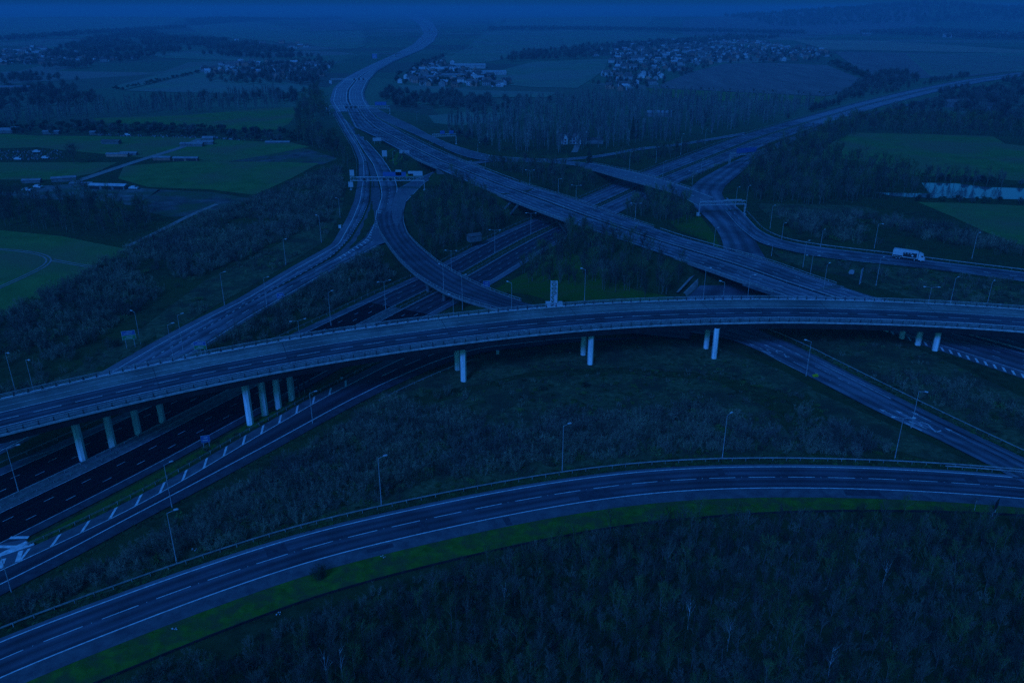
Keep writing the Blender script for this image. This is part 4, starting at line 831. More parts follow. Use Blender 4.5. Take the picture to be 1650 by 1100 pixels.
# near scrub
stuff('scrub', [(-60, 1000), (60, 940), (200, 870), (300, 800), (420, 738), (520, 684), (600, 640), (680, 618), (760, 630), (860, 660), (1000, 670), (1120, 650), (1200, 640), (1320, 672), (1440, 728), (1400, 738), (1230, 728), (1100, 732), (1000, 738), (880, 752), (760, 775), (620, 805), (450, 852), (300, 900), (160, 950), (40, 1000), (-60, 1030)], .42, 'scrub_kit', 'dense bare scrub filling the central triangle below the viaduct', clear=1.6, thr=-1.0, f=11, idx=SK, w=[.22, .22, .2, .2, .08, .08])
stuff('undergrowth', [(20, 985), (260, 880), (300, 810), (520, 700), (640, 640), (780, 615), (1000, 595), (1180, 590), (1320, 650), (1440, 725), (1230, 738), (1000, 746), (760, 785), (450, 862), (300, 908), (40, 1005)], .16, 'understorey_kit', 'brambles and rough tufts between the scrub of the central triangle', clear=2.6, sc=(.4, .9), idx=[0, 1, 2, 3], w=[.15, .15, .3, .4])
stuff('scrub', [(-250, 560), (-120, 540), (0, 512), (110, 455), (205, 400), (330, 348), (420, 320), (500, 290), (548, 275), (556, 310), (530, 360), (440, 398), (330, 440), (230, 490), (120, 560), (60, 610), (0, 640), (-200, 690)], .2, 'scrub_kit', 'broad brown scrub bank between the fields and the left carriageway', clear=4, sc=(.8, 1.7), thr=-1.7, f=17, idx=SK, w=[.23, .23, .22, .2, .06, .06])
stuff('scrub', [(300, 562), (380, 525), (440, 492), (520, 450), (600, 405), (625, 396), (650, 425), (690, 458), (700, 468), (600, 505), (520, 540), (420, 560), (330, 570)], .3, 'scrub_kit', 'dark scrub wedge between left carriageway and motorway', zg=-2, clear=3, sc=(.8, 1.5), idx=SK, w=[.24, .24, .22, .2, .05, .05])
stuff('scrub', [(1300, 575), (1380, 600), (1450, 600), (1560, 620), (1700, 680), (1700, 760), (1600, 712), (1480, 650), (1380, 610)], .16, 'scrub_kit', 'dark scrub right of the lettered road', clear=3.5, thr=-.2, f=12, idx=SK, w=[.2, .2, .2, .2, .1, .1])
stuff('undergrowth', [(1230, 540), (1440, 550), (1560, 600), (1700, 670), (1700, 760), (1500, 665), (1340, 590)], .07, 'understorey_kit', 'low tufts on the grass right of the lettered road', clear=3, sc=(.4, .9))
stuff('scrub', [(1210, 350), (1300, 350), (1400, 352), (1500, 362), (1650, 400), (1760, 430), (1760, 448), (1650, 428), (1500, 412), (1400, 402), (1300, 388), (1240, 376)], .09, 'scrub_kit', 'low scrub behind the lorry road', clear=4, sc=(1, 2), thr=-.7, f=18, idx=SK, w=[.22, .22, .22, .18, .08, .08])
stuff('scrub', [(1300, 418), (1420, 432), (1560, 448), (1760, 480), (1760, 505), (1600, 495), (1450, 478), (1360, 452)], .07, 'scrub_kit', 'scrub on the bank between lorry road and viaduct', clear=4, sc=(.7, 1.3), thr=0, f=14)
stuff('scrub', [(150, 880), (180, 800), (340, 720), (500, 632), (600, 584), (640, 568), (560, 616), (400, 706), (250, 790), (110, 868)], .08, 'understorey_kit', 'low weeds on the strip between motorway and exit road', zg=-5, clear=1.0, sc=(.35, .8))
stuff('scrub', [(740, 468), (800, 492), (845, 503), (760, 508), (690, 520), (650, 530), (700, 498)], .2, 'scrub_kit', 'bushes beside the motorway under the curved bridge', zg=-3, clear=2, sc=(.6, 1.1))
stuff('scrub', [(630, 195), (700, 230), (760, 256), (742, 258), (690, 236), (640, 206)], .05, 'scrub_kit', 'bushes on the strip between main carriageways and slip road', zg=4, clear=1.2, sc=(.8, 1.4))
stuff('scrub', [(1090, 300), (1165, 262), (1200, 240), (1210, 243), (1170, 262), (1128, 286), (1106, 300)], .06, 'scrub_kit', 'bushes on the wedge between motorway and wide slip road', zg=1, clear=2, sc=(.8, 1.5))
# mid woods
stuff('bare_wood', [(655, 300), (700, 278), (745, 285), (800, 318), (850, 340), (845, 352), (790, 370), (745, 395), (715, 415), (690, 405), (668, 385), (656, 360)], .055, 'wood_kit', 'bare wood in the loop between junction and main flyover', zg=1, clear=4, sc=(.8, 1.25))
stuff('bare_wood', [(850, 400), (900, 372), (980, 378), (1060, 395), (1130, 425), (1150, 445), (1110, 470), (1040, 478), (960, 466), (900, 455), (850, 450), (830, 438)], .06, 'wood_kit', 'bare wood between the main flyover and the viaduct', zg=0, clear=4, sc=(.85, 1.35))
stuff('bare_wood', [(960, 325), (1010, 306), (1060, 300), (1100, 318), (1135, 352), (1110, 372), (1090, 372), (1020, 348)], .05, 'wood_kit', 'bare wood between main flyover and rear bridge', zg=1, clear=4, sc=(.8, 1.2))
stuff('bare_wood', [(760, 275), (850, 268), (900, 272), (960, 288), (990, 296), (930, 316), (880, 305), (800, 282)], .05, 'wood_kit', 'bare wood behind the main flyover left of the motorway', zg=1, clear=4, sc=(.7, 1.1))
stuff('bare_wood', [(640, 250), (672, 262), (690, 275), (660, 285), (645, 278), (632, 262)], .05, 'wood_kit', 'small bare copse behind the sign gantry', zg=3, clear=3, sc=(.6, .9))
stuff('bare_wood', [(1185, 285), (1230, 255), (1290, 225), (1350, 200), (1420, 190), (1480, 190), (1600, 200), (1700, 215), (1700, 222), (1600, 219), (1400, 212), (1360, 222), (1324, 246), (1390, 262), (1480, 285), (1560, 290), (1640, 296), (1600, 304), (1500, 294), (1485, 296), (1495, 310), (1400, 320), (1340, 333), (1240, 335), (1210, 330), (1190, 305)], .028, 'wood_kit', 'wide bare wood right of the wide slip road', zg=1, clear=4, sc=(1, 1.6))
stuff('bare_wood', [(1015, 250), (1060, 258), (1120, 245), (1180, 224), (1150, 232), (1090, 240), (1030, 252), (975, 260), (1000, 268), (1040, 268)], .03, 'wood_kit', 'narrow bare wood between side road and motorway', zg=0, clear=3, sc=(.8, 1.2))
# left middle distance
stuff('bare_wood', [(-250, 325), (0, 320), (80, 325), (150, 325), (215, 338), (260, 345), (240, 372), (180, 385), (90, 372), (0, 365), (-250, 352)], .03, 'wood_kit', 'band of bare trees between farmyard and nearest green field', clear=None, sc=(.9, 1.5))
stuff('bare_wood', [(478, 190), (500, 150), (525, 140), (530, 170), (540, 210), (555, 240), (566, 290), (548, 270), (520, 250), (480, 232)], .02, 'wood_kit', 'bare trees on the outside of the bend left of the carriageway', clear=6, sc=(1.1, 1.7))
def far(name, px, dens, kit, label, sc=(.8, 1.4), clear=10, thr=None, f=60, seed=0): return stuff(name, px, dens, kit, label, 0, clear, sc, None, thr, f, None, seed)
far('poplar_wood', [(700, 230), (740, 200), (860, 172), (1000, 158), (1150, 160), (1300, 170), (1380, 172), (1330, 180), (1240, 200), (1180, 216), (1090, 228), (1010, 236), (960, 246), (900, 252), (820, 250), (760, 243)], .010, 'poplar_kit', 'tall bare wood of upright trees beyond the white house', sc=(.9, 1.3))
far('far_wood', [(610, 160), (640, 145), (720, 152), (840, 158), (900, 165), (800, 182), (720, 190), (680, 205), (650, 195)], .008, 'far_wood_kit', 'scattered bare wood right of the main carriageways', thr=-.5)
far('far_wood', [(640, 190), (720, 212), (800, 240), (760, 245), (700, 222), (650, 200)], .012, 'far_wood_kit', 'tree belt along the right slip road', sc=(.5, .9))
far('tree_belt', [(-200, 190), (0, 186), (150, 172), (300, 166), (440, 150), (462, 160), (450, 176), (300, 184), (150, 192), (0, 212), (-200, 214)], .011, 'poplar_kit', 'long belt of upright bare trees above the farm field', sc=(.7, 1.1))
far('hedge', [(-200, 208), (100, 200), (300, 206), (440, 216), (500, 222), (545, 240), (540, 252), (480, 235), (300, 221), (60, 217), (-200, 216)], .014, 'hedge_kit', 'thick dark hedge behind the farm paddocks', sc=(.7, 1.2))
far('far_wood', [(-200, 128), (40, 120), (180, 140), (230, 150), (420, 156), (500, 152), (470, 172), (280, 166), (120, 172), (0, 186), (-200, 190)], .0035, 'far_wood_kit', 'scattered trees around the far left fields', sc=(1, 1.6), thr=0)
far('far_wood', [(40, 100), (150, 64), (230, 50), (280, 62), (400, 72), (520, 96), (420, 98), (300, 88), (220, 98), (160, 112), (90, 118)], .0028, 'far_wood_kit', 'wooded rise beyond the left village', sc=(1.2, 2.2), thr=-.2)
far('far_wood', [(330, 128), (430, 106), (520, 100), (545, 112), (528, 130), (520, 142), (430, 140), (340, 134)], .003, 'far_wood_kit', 'trees around the houses left of the bend', sc=(1.0, 1.6))
far('far_wood', [(600, 125), (680, 90), (720, 92), (700, 104), (640, 122), (610, 140), (596, 150), (592, 138)], .006, 'far_wood_kit', 'wooded slope inside the motorway bend', sc=(1, 1.5), clear=8)
far('far_wood', [(548, 112), (600, 92), (650, 76), (676, 62), (668, 52), (650, 62), (620, 80), (560, 98), (540, 106)], .004, 'far_wood_kit', 'trees outside the motorway bend', sc=(1, 1.6), clear=8)
far('far_wood', [(1180, 222), (1280, 190), (1380, 150), (1450, 138), (1560, 122), (1560, 126), (1470, 142), (1400, 160), (1320, 178), (1240, 200)], .006, 'far_wood_kit', 'tree belt along the far side of the right motorway', sc=(.7, 1.2), clear=5)
far('far_wood', [(1390, 180), (1480, 156), (1650, 128), (1800, 120), (1800, 215), (1650, 212), (1550, 200), (1450, 192)], .0045, 'far_wood_kit', 'large hazy wood beyond the right motorway', sc=(1, 1.7), thr=-.8)
far('far_wood', [(1395, 130), (1440, 118), (1480, 130), (1440, 140), (1400, 150), (1380, 152), (1340, 166), (1380, 140)], .006, 'far_wood_kit', 'dark copse at the right end of the ploughed field', sc=(1.1, 1.7))
far('hedge', [(1330, 104), (1345, 100), (1400, 122), (1398, 130)], .009, 'hedge_kit', 'hedge between ploughed field and brown field', sc=(1, 1.7))
far('hedge', [(184, 144), (350, 110), (352, 112), (190, 148)], .012, 'hedge_kit', 'straight diagonal hedge between two far fields', sc=(.5, .9))
far('hedge', [(1050, 141.5), (1390, 153), (1390, 156), (1050, 143.5)], .006, 'hedge_kit', 'hedge below the ploughed field', sc=(.4, .7))
far('hedge', [(1485, 320), (1780, 332), (1780, 338), (1560, 328), (1470, 325)], .035, 'hedge_kit', 'hedge along the near side of the pond', sc=(.4, .7))
far('hedge', [(1480, 284), (1640, 296), (1780, 304), (1780, 309), (1640, 302), (1500, 292)], .02, 'hedge_kit', 'hedge along the far side of the pond', sc=(.5, .8))
for px, lab in (([(720, 46), (1000, 48), (1300, 52), (1300, 56), (1000, 51), (720, 50)], 'hazy hedge line beyond the large green field'), ([(820, 92), (940, 76), (1180, 60), (1260, 62), (980, 82), (840, 98)], 'hedge between large green field and village'), ([(300, 38), (500, 30), (660, 24), (660, 27), (500, 34), (310, 42)], 'hazy tree line below the top left field'), ([(800, 96), (900, 88), (980, 84), (980, 92), (900, 98), (820, 100)], 'trees left of the large village'), ([(1380, 52), (1500, 48), (1700, 60), (1700, 70), (1500, 60)], 'hazy trees around the far right houses'), ([(0, 62), (160, 52), (300, 44), (300, 47), (160, 56), (0, 68)], 'tree line under the hazy top left field')):
    far('far_wood', px, .0016, 'far_wood_kit', lab, sc=(1.2, 2.2))
def ridge_wood():
    Q = RNG.uniform((1500, 4700), (5200, 6100), (2600, 2)); P = np.column_stack([Q, terrain_z(Q)])
    gn_scatter('ridge_wood', P, RNG.integers(0, 4, len(P)), RNG.uniform(2, 4, len(P)), RNG.uniform(0, 6, len(P)), 'far_wood_kit', 'hazy wooded ridge on the right horizon')
ridge_wood()
# foreground wood: individual trees
W1 = [(60, 1300), (180, 1130), (330, 1098), (400, 1075), (470, 1040), (560, 1000), (700, 950), (830, 905), (950, 878), (1080, 852), (1200, 838), (1330, 828), (1500, 828), (1650, 832), (1720, 836), (1720, 1300), (330, 1300)]
cand = sample(W1, .9, 0, 1.0, False)
d_A, _ = seg_dist(cand, offs(A, -5.8), np.full(len(A), 7.0), None, 60); cand = cand[d_A > 9.5]
RNG.shuffle(cand); keep = []
for p in cand:
    if all((p[0] - q[0]) ** 2 + (p[1] - q[1]) ** 2 > 1.75 ** 2 for q in keep): keep.append(p)
keep = np.array(keep); pr = proj(keep + np.array([0, 0, 4.0])); vis = (pr[:, 0] > -20) & (pr[:, 0] < 1680) & (pr[:, 1] < 1150)
inv, outv = keep[vis], keep[~vis]; order = np.argsort(np.linalg.norm(inv[:, :2], axis=1)); inv = inv[order]
def tree_obj(tr, name, loc, sc, rz, label, group):
    e = empty(name, tuple(loc), rz, label=label, category='tree', group=group); e.scale = (sc,) * 3
    for nm, me in (('trunk', tr[0]), ('crown', tr[1])):
        o = bpy.data.objects.new(nm, me); COL.objects.link(o); o.parent = e
    return e
for i, p in enumerate(inv[:290]):
    tree_obj(TREES[int(RNG.integers(0, 6))], 'bare_tree', p - np.array([0, 0, .1]), RNG.uniform(.42, .85), RNG.uniform(0, 6.28), 'dark leafless tree standing in the dense wood along the bottom of the photo', 'bare trees of the foreground wood')
rest = np.vstack([inv[275:], outv])
P2 = sample([(150, 1180), (400, 1096), (700, 955), (1080, 856), (1500, 832), (1900, 850), (1900, 1400), (150, 1400)], .05, 0, 1.0, False); d2, _ = seg_dist(P2, offs(A, -5.8), np.full(len(A), 7.0), None, 60); P2 = P2[d2 > 9.5]
pr2 = proj(P2 + np.array([0, 0, 3.0])); P2 = P2[~((pr2[:, 0] > -20) & (pr2[:, 0] < 1680) & (pr2[:, 1] < 1110))]; rest = np.vstack([rest, P2])
gn_scatter('bare_wood', rest, RNG.integers(0, 6, len(rest)), RNG.uniform(.42, .85, len(rest)), RNG.uniform(0, 6, len(rest)), 'wood_kit', 'further bare trees of the foreground wood')
for x, y, lab in ((527, 1100, 'pale leaning birch nearest the lower left of the wood'), (553, 1092, 'thin pale birch just right of the leaning one'), (812, 990, 'pale trunked birch rising alone above the middle of the wood'), (1108, 1012, 'pale forked birch right of the middle of the wood'), (1172, 1048, 'slim pale birch low in the wood, below the forked one'), (1420, 950, 'pair-like pale birch on the right side of the wood'), (1205, 842, 'small pale birch at the edge of the green verge'), (1335, 1090, 'pale birch near the bottom edge of the photo'), (1570, 822, 'small pale birch beside the dark sign at right')):
    tree_obj(BIRCH[int(x) % 2], 'birch_tree', at(x, y, 0), .8 if y > 850 else .4, RNG.uniform(0, 6), lab, 'pale birches in the foreground wood')
stuff('undergrowth', [(250, 1180), (400, 1088), (470, 1036), (560, 996), (700, 946), (950, 872), (1080, 848), (1330, 822), (1500, 822), (1720, 828), (1720, 1250), (250, 1250)], .25, 'understorey_kit', 'brambles and low twigs under the foreground wood', clear=2.5, sc=(.6, 1.2), idx=[0, 1, 2, 3], w=[.3, .3, .25, .15])
stuff('scrub', [(100, 1150), (250, 1085), (400, 1030), (560, 975), (760, 905), (950, 860), (1130, 832), (1330, 816), (1500, 815), (1700, 822), (1700, 836), (1500, 828), (1330, 832), (1130, 850), (950, 884), (760, 945), (560, 1025), (430, 1110), (300, 1180), (100, 1180)], .35, 'scrub_kit', 'low tangled scrub along the dark kerb at the edge of the wood', clear=1.0, sc=(.5, 1.0), idx=SK, w=[.2, .2, .15, .15, .2, .1])
stuff('grass_tufts', [(560, 652), (640, 602), (790, 562), (960, 556), (1090, 548), (1160, 560), (1260, 600), (1310, 628), (1150, 612), (1000, 600), (860, 602), (780, 620), (690, 632), (600, 668)], .3, 'understorey_kit', 'tufts and weeds on the green bank below the viaduct', clear=1.2, sc=(.2, .5), thr=-.4, f=7, idx=[0, 2, 3], w=[.2, .3, .5])
stuff('grass_tufts', [(1232, 400), (1280, 410), (1400, 428), (1520, 442), (1650, 462), (1650, 488), (1500, 483), (1400, 460), (1320, 438), (1262, 420)], .08, 'understorey_kit', 'tufts on the bank below the lorry road', clear=1.5, sc=(.4, .8), idx=[2, 3], w=[.4, .6])
stuff('scrub', [(-80, 1015), (60, 945), (200, 875), (300, 806), (420, 738), (520, 684), (600, 642), (660, 625), (640, 655), (540, 705), (430, 770), (310, 838), (200, 900), (60, 978), (-60, 1035)], .4, 'scrub_kit', 'tangled scrub edge beside the exit road', clear=.8, sc=(.5, 1.0), idx=SK, w=[.2, .2, .2, .15, .15, .1])
stuff('scrub', [(60, 628), (160, 592), (250, 542), (360, 484), (440, 440), (520, 395), (552, 350), (556, 300), (530, 330), (470, 375), (360, 440), (250, 500), (120, 575), (30, 615)], .12, 'scrub_kit', 'scattered bushes on the rough bank above the left carriageway', clear=3, sc=(.4, 1.0), thr=-.1, f=13, idx=SK, w=[.15, .15, .15, .15, .25, .15])
def band(ref, o0, o1, n, name, label, sc, idx=(3, 2)):
    c = cum(ref); N_ = normals(ref); t = RNG.uniform(0, c[-1], n); o = RNG.uniform(o0, o1, n)
    X = np.interp(t, c, ref[:, 0]) + np.interp(t, c, N_[:, 0]) * o; Y = np.interp(t, c, ref[:, 1]) + np.interp(t, c, N_[:, 1]) * o
    P = np.column_stack([X, Y, terrain_z(np.column_stack([X, Y])) + .1]); gn_scatter(name, P, RNG.choice(np.array(idx), n), RNG.uniform(*sc, n), RNG.uniform(0, 6, n), 'understorey_kit', label)
band(A, -13.4, -12.3, 900, 'grass_tufts', 'ragged grass edge of the foreground shoulder', (.12, .3)); band(A, -20, -12.6, 1500, 'grass_tufts', 'weeds and tufts on the mown verge', (.08, .22)); band(A, 1.2, 5, 1600, 'grass_tufts', 'rough tufts below the foreground barrier', (.2, .5))
band(RRt, -5.5, -3.4, 700, 'grass_tufts', 'weeds along the outer edge of the exit road', (.15, .4)); band(CR, 1.3, 4.5, 900, 'grass_tufts', 'tufts along the far edge of the lettered road', (.2, .5))
# single plants
def single(name, x, y, z, me, sc, label, cat): 
    e = bpy.data.objects.new(name, me); COL.objects.link(e); e.location = tuple(at(x, y, z)); e.location.z = float(terrain_z(at(x, y, z)[None, :2])[0]); e.scale = (sc,) * 3; return tag(e, label, cat)
single('round_tree', 120, 265, 0, joined(bare_tree(99, 9, .62, 2, lim=30)), 1.6, 'lone round bare tree in the green paddock at left', 'tree')
single('conifer_tree', 949, 268, 2, conifer(1, 9, 2.6), 1.25, 'dark conifer at the left end of the rear bridge', 'tree')
single('conifer_tree', 1019, 224, 0, conifer(2, 14, 2.2), 1.25, 'taller of the two dark conifers before the upright wood', 'tree')
single('conifer_tree', 1026, 222, 0, conifer(3, 12, 2.2), 1.1, 'shorter of the two dark conifers before the upright wood', 'tree')
single('dark_tree', 877, 226, 0, leafy(5, 9, 4, 400, 'conifer', .5), 1.2, 'dark evergreen left of the white house', 'tree')
single('gorse_bush', 1314, 607, 0, leafy(6, 1.3, .9, 260, 'gorse', .12), 1.0, 'small yellow bush beside the lettered road', 'bush')
single('dark_bush', 513, 930, 0, shrub(91, 2.6, 1.8, 26, 'conifer', .06, 14), 1.05, 'bare dark bush on the shoulder of the foreground road', 'bush')
single('dark_bush', 873, 628, 0, leafy(7, 1.8, 1.3, 320, 'conifer', .14), 1.1, 'dark round bush in the rough grass below the viaduct, left one', 'bush')
single('dark_bush', 946, 622, 0, leafy(8, 1.6, 1.6, 320, 'conifer', .14), 1.0, 'dark low bush below the second pair of columns', 'bush')
single('dark_bush', 184, 553, -1, leafy(9, 2.2, 1.8, 320, 'conifer', .16), 1.2, 'dark bush beside the blue and green road sign', 'bush')
# ------------------------------------------------------------------ lamps
def lamp_proto(twin, h):
    e = empty('street_lamp', (0, 0, 0)); m = MB(); m.tube((0, 0, -.5), (0, 0, h), .11, .055, 8); m.tube((0, 0, -.3), (0, 0, 1.2), .14, .14, 8); m.build('pole', M['steel'], e)
    for s in ((1, -1) if twin else (1,)):
        m = MB(); m.tube((0, 0, h - .12), (s * 1.1, 0, h + .12), .05, .045, 6, cap=False); m.tube((s * 1.1, 0, h + .12), (s * (2.0 if twin else 1.3), 0, h + .18), .045, .04, 6); m.build('arm', M['steel'], e)
        x0 = s * (2.3 if twin else 1.6); m = MB(); m.box((x0, 0, h + .2), (.85, .36, .16)); m.box((x0, 0, h + .3), (.5, .26, .08)); m.box((x0, 0, h + .1), (.6, .28, .06)); m.build('lamp_head', M['lamp'], e)
    return e
LP = {}
def lamp(tx, ty, zg, label, twin=False, h=11.2, rz=None, bx=None, by=None):
    key = (twin,)
    if key not in LP: LP[key] = lamp_proto(twin, 11.2); e = LP[key]
    else: e = copy_tree(LP[key])
    if bx is not None: p = at(bx, by, zg)
    else: p = at(tx, ty, zg + h)
    p[2] = zg; e.location = tuple(p); e.rotation_euler = (0, 0, rz if rz is not None else .6)
    if bx is not None:
        best = min(((abs(proj(p + np.array([0, 0, hh]))[0, 1] - ty), hh) for hh in np.arange(4, 15, .1))); e.scale = (1, 1, best[1] / 11.2)
    tag(e, label, 'street lamp', 'street lamps along the roads')
lamps = [(9.3, 568, -2, 'lamp at the far left edge above the viaduct', 0, 25.8, 633), (43, 585.5, -3, 'shorter looking lamp second from the left edge above the viaduct', 0, None, None), (218.4, 502.6, -3, 'lamp beside the blue and green sign on the left bank', 0, 227.7, 558.5),
 (286.6, 513.6, -2.5, 'right one of two lamps rising from behind the viaduct by the left carriageway', 0, None, None), (270.7, 529, -2.8, 'left one of two lamps rising from behind the viaduct by the left carriageway', 0, None, None),
 (10, 722, -5, 'twin headed lamp in the central reservation at the lower left edge', 1, 29.8, 791), (263, 748.7, -4.5, 'lamp on the outer shoulder of the hatched exit road', 0, 277, 815), (267, 825.5, 0, 'leftmost lamp behind the barrier of the foreground road', 0, 285, 907), (3.6, 898, -3, 'lamp cut by the lower left edge', 0, 18, 951),
 (356, 440, -1, 'lamp on the bank above the left carriageway where the barrier starts', 0, 362, 491.5), (424, 448, -1, 'lamp left of the small blue sign', 0, 430, 491.5), (529, 476, -5, 'tall lamp behind the viaduct on the motorway far shoulder', 0, None, None), (480, 517.5, -5, 'twin headed lamp with only its top showing behind the viaduct', 1, None, None), (619, 453.5, -5, 'twin headed lamp in the reservation left of the curved bridge', 1, 621.5, 497.7),
 (497.5, 633, -4, 'lamp beside the dark triple sign', 0, 504, 681.7), (714.8, 427, 3, 'lamp on the curved bridge', 0, 715, 468), (744, 449.6, 0, 'lamp in front of the curved bridge near its lower end', 0, None, None), (730, 481.5, -4, 'lamp top just behind the viaduct below the curved bridge', 0, None, None),
 (727.6, 404, -5, 'twin headed lamp in the reservation just beyond the curved bridge', 1, 727.6, 435), (797, 371, -5, 'twin headed lamp midway between curved bridge and main flyover', 1, 797.5, 409), (855.6, 344, -5, 'twin headed lamp in the shade of the main flyover', 1, 855.3, 380), (824.5, 461, 0, 'lamp at the merge behind the viaduct', 0, None, None), (944.8, 434.4, 0, 'lamp right of the lattice mast', 0, 941.6, 487.6),
 (783, 251, 4, 'twin headed lamp beyond the flyover, farthest left of its row', 1, 782.5, 272), (854, 274.5, 4, 'twin headed lamp on the flyover edge, second of its row', 1, 853.6, 302.7), (928, 299, 4, 'twin headed lamp over the motorway, third of its row', 1, 928, 324.8), (1024.7, 328, 4, 'twin headed lamp by the wood, fourth of its row', 1, 1023, 358),
 (900, 288, 0, 'thin lamp in the bare wood behind the flyover', 0, 899.5, 310), (1015, 245.8, 3, 'lamp on the rear bridge', 0, 1014, 276), (1058, 237.7, 0, 'lamp left of the motorway beyond the rear bridge', 0, 1057, 262), (1069, 260.5, -3, 'lamp in the motorway reservation behind the rear bridge', 0, 1067.6, 288), (1132, 257, 0, 'lamp right of the motorway beyond the rear bridge', 0, 1129, 285.5), (1116, 275.7, 2, 'twin headed lamp at the right end of the rear bridge', 1, 1115, 300), (1098, 216.8, 0, 'lamp by the side road near the upright wood', 0, 1096.6, 248.7), (1137, 209, 0, 'farthest lamp by the side road', 0, 1135.8, 231.5), (1147.6, 367.7, 2, 'lamp on the green bank below the wide gantry', 0, 1150, 397),
 (1188, 302.6, 2.5, 'left one of two lamps behind the wide gantry', 0, 1184.7, 335.7), (1204.8, 300, 2.5, 'right one of two lamps behind the wide gantry', 0, 1201.8, 335.7), (1245, 332, 2, 'lamp on the scrub bank right of the wide gantry', 0, 1240.6, 368.8), (1260.7, 360, 2, 'short looking lamp at the start of the lorry road', 0, 1259.5, 384.8), (1327, 371, 1.5, 'lamp behind the lorry road, left of the lorry', 0, 1322, 398), (1415, 360.7, 1.3, 'lamp just left of the lorry', 0, 1408.7, 399.5), (1574, 376, 1.2, 'lamp behind the lorry road, right of the lorry', 0, 1566, 416), (1296, 389, 1.5, 'lamp on the near side of the lorry road', 0, 1293.9, 429), (1241, 394.6, 1.5, 'lamp on the nose where the lorry road leaves', 0, 1243, 411.8), (1309, 412, 2, 'twin headed lamp between main carriageways and lorry road', 1, 1305, 446), (1334, 426, 1, 'lamp standing before the main carriageways near the viaduct', 0, 1325, 478), (1417.8, 415.5, 1, 'lamp right of the tall chevron sign', 0, 1411, 462),
 (1137.5, 436.3, 0, 'lamp before the pale abutment wall', 0, None, None), (1167.5, 460, -1, 'short looking lamp at the underpass mouth', 0, None, None), (1208.5, 448, -1, 'lamp at the right of the underpass mouth', 0, None, None), (1541, 448, 1, 'left one of two lamps behind the right part of the viaduct', 0, 1531.5, 487.5), (1597, 454, 1, 'right one of two lamps behind the right part of the viaduct', 0, 1590.6, 490), (1501, 464, 0, 'twin headed lamp low behind the right part of the viaduct', 1, None, None),
 (1309, 550, 0, 'lamp on the near side of the lettered road beside the yellow bush', 0, 1299, 604), (1483.6, 629.8, 0, 'lamp on the far side of the lettered road', 0, 1468.4, 687.5), (1460, 673.6, 0, 'lamp behind the foreground barrier beside the lettered road', 1, 1441.4, 740), (611.8, 737.5, 0, 'second lamp from the left behind the foreground barrier', 0, 614.7, 812.7), (909, 686, 0, 'third lamp from the left behind the foreground barrier', 0, 906, 758), (1172.7, 669, 0, 'fourth lamp from the left behind the foreground barrier', 0, 1163.8, 738),
 (459.8, 385, 0, 'lamp on the left bank above the carriageway bend', 0, 460.8, 427.4), (516.3, 348, 1, 'lamp on the left bank below the sign gantry', 0, 518, 391), (547, 320, 2, 'lamp left of the carriageway just below the sign gantry', 0, 548, 350), (631.8, 243.6, 3, 'lamp in the copse behind the sign gantry', 0, 633.6, 262), (770, 230.5, 2, 'lamp at the end of the right slip road', 0, 770, 246), (672, 180, 2, 'lamp right of the farther gantry', 0, 672, 198)]
for tx, ty, z, lab, tw, bx, by in lamps: lamp(tx, ty, z, lab, bool(tw), rz=random.choice((.5, .6, .7, 2.6, -.5)) if not tw else .55 if tx < 700 else -.1, bx=bx, by=by)
# ------------------------------------------------------------------ gantries
def gantry(a, b, zg, h, depth, label, signs=(), boxes=(), post_l=True, post_r=True, z=None):
    """a,b: pixel feet of left/right end at ground zg; truss at height h"""
    p = at(*a, zg); q = at(*b, zg); L_ = np.linalg.norm((q - p)[:2]); rz = math.atan2(q[1] - p[1], q[0] - p[0]); e = empty('gantry', tuple(p), rz, label=label, category='gantry')
    for on, x in ((post_l, 0), (post_r, L_)):
        if on:
            m = MB(); [m.box((x + dx, dy, h / 2), (.28, .28, h)) for dx in (0,) for dy in (-.6, .6)]
            [m.box((x, 0, z_), (.2, 1.2, .15)) for z_ in np.arange(1, h, 1.5)]; m.box((x, 0, .2), (1.2, 2.4, .5)); m.build('post', M['steel'], e)
    m = MB(); n = max(4, int(L_ / depth))
    for yy in (-.6, .6):
        for zz in (h, h + depth): m.box((L_ / 2, yy, zz), (L_, .24, .24))
        for i in range(n):
            x0, x1 = L_ * i / n, L_ * (i + 1) / n; zz = (h, h + depth) if i % 2 else (h + depth, h); m.tube((x0, yy, zz[0]), (x1, yy, zz[1]), .07, .07, 4); m.box((x0, yy, h + depth / 2), (.12, .12, depth))
    m.build('truss', M['steel'], e)
    for x0, x1, z0, z1, mt in signs:
        m = MB(); m.box(((x0 + x1) / 2 * L_, -.95, (z0 + z1) / 2), ((x1 - x0) * L_, .12, z1 - z0), 0); m.box(((x0 + x1) / 2 * L_, -.83, (z0 + z1) / 2), ((x1 - x0) * L_ * .9, .12, (z1 - z0) * .9), 1); o = m.build('sign_panel', [M[mt], M['steel']], e)
    for x0, zz, s in boxes:
        m = MB(); m.box((x0 * L_, -.95, zz), (s, .3, s), 0); m.box((x0 * L_, -1.12, zz + s / 2), (s * 1.1, .2, .08), 0); m.build('signal_box', M['black'], e)
    return e
gantry((566, 306), (684, 306), 2, 5.4, 2.0, 'wide sign gantry over the left junction approach', signs=((.45, .76, 7.9, 10.4, 'sign_blue'), (.62, .70, 8.4, 11.6, 'sign_white'), (.76, .86, 7.9, 9.4, 'sign_yellow'), (.79, .985, 8.2, 10.9, 'sign_white'), (.0, .06, 8.2, 11.6, 'sign_white'), (-.03, .035, 1.8, 4.8, 'sign_white')), boxes=((.19, 6.3, 1.3), (.46, 6.3, 1.3), (.545, 6.3, 1.3)))
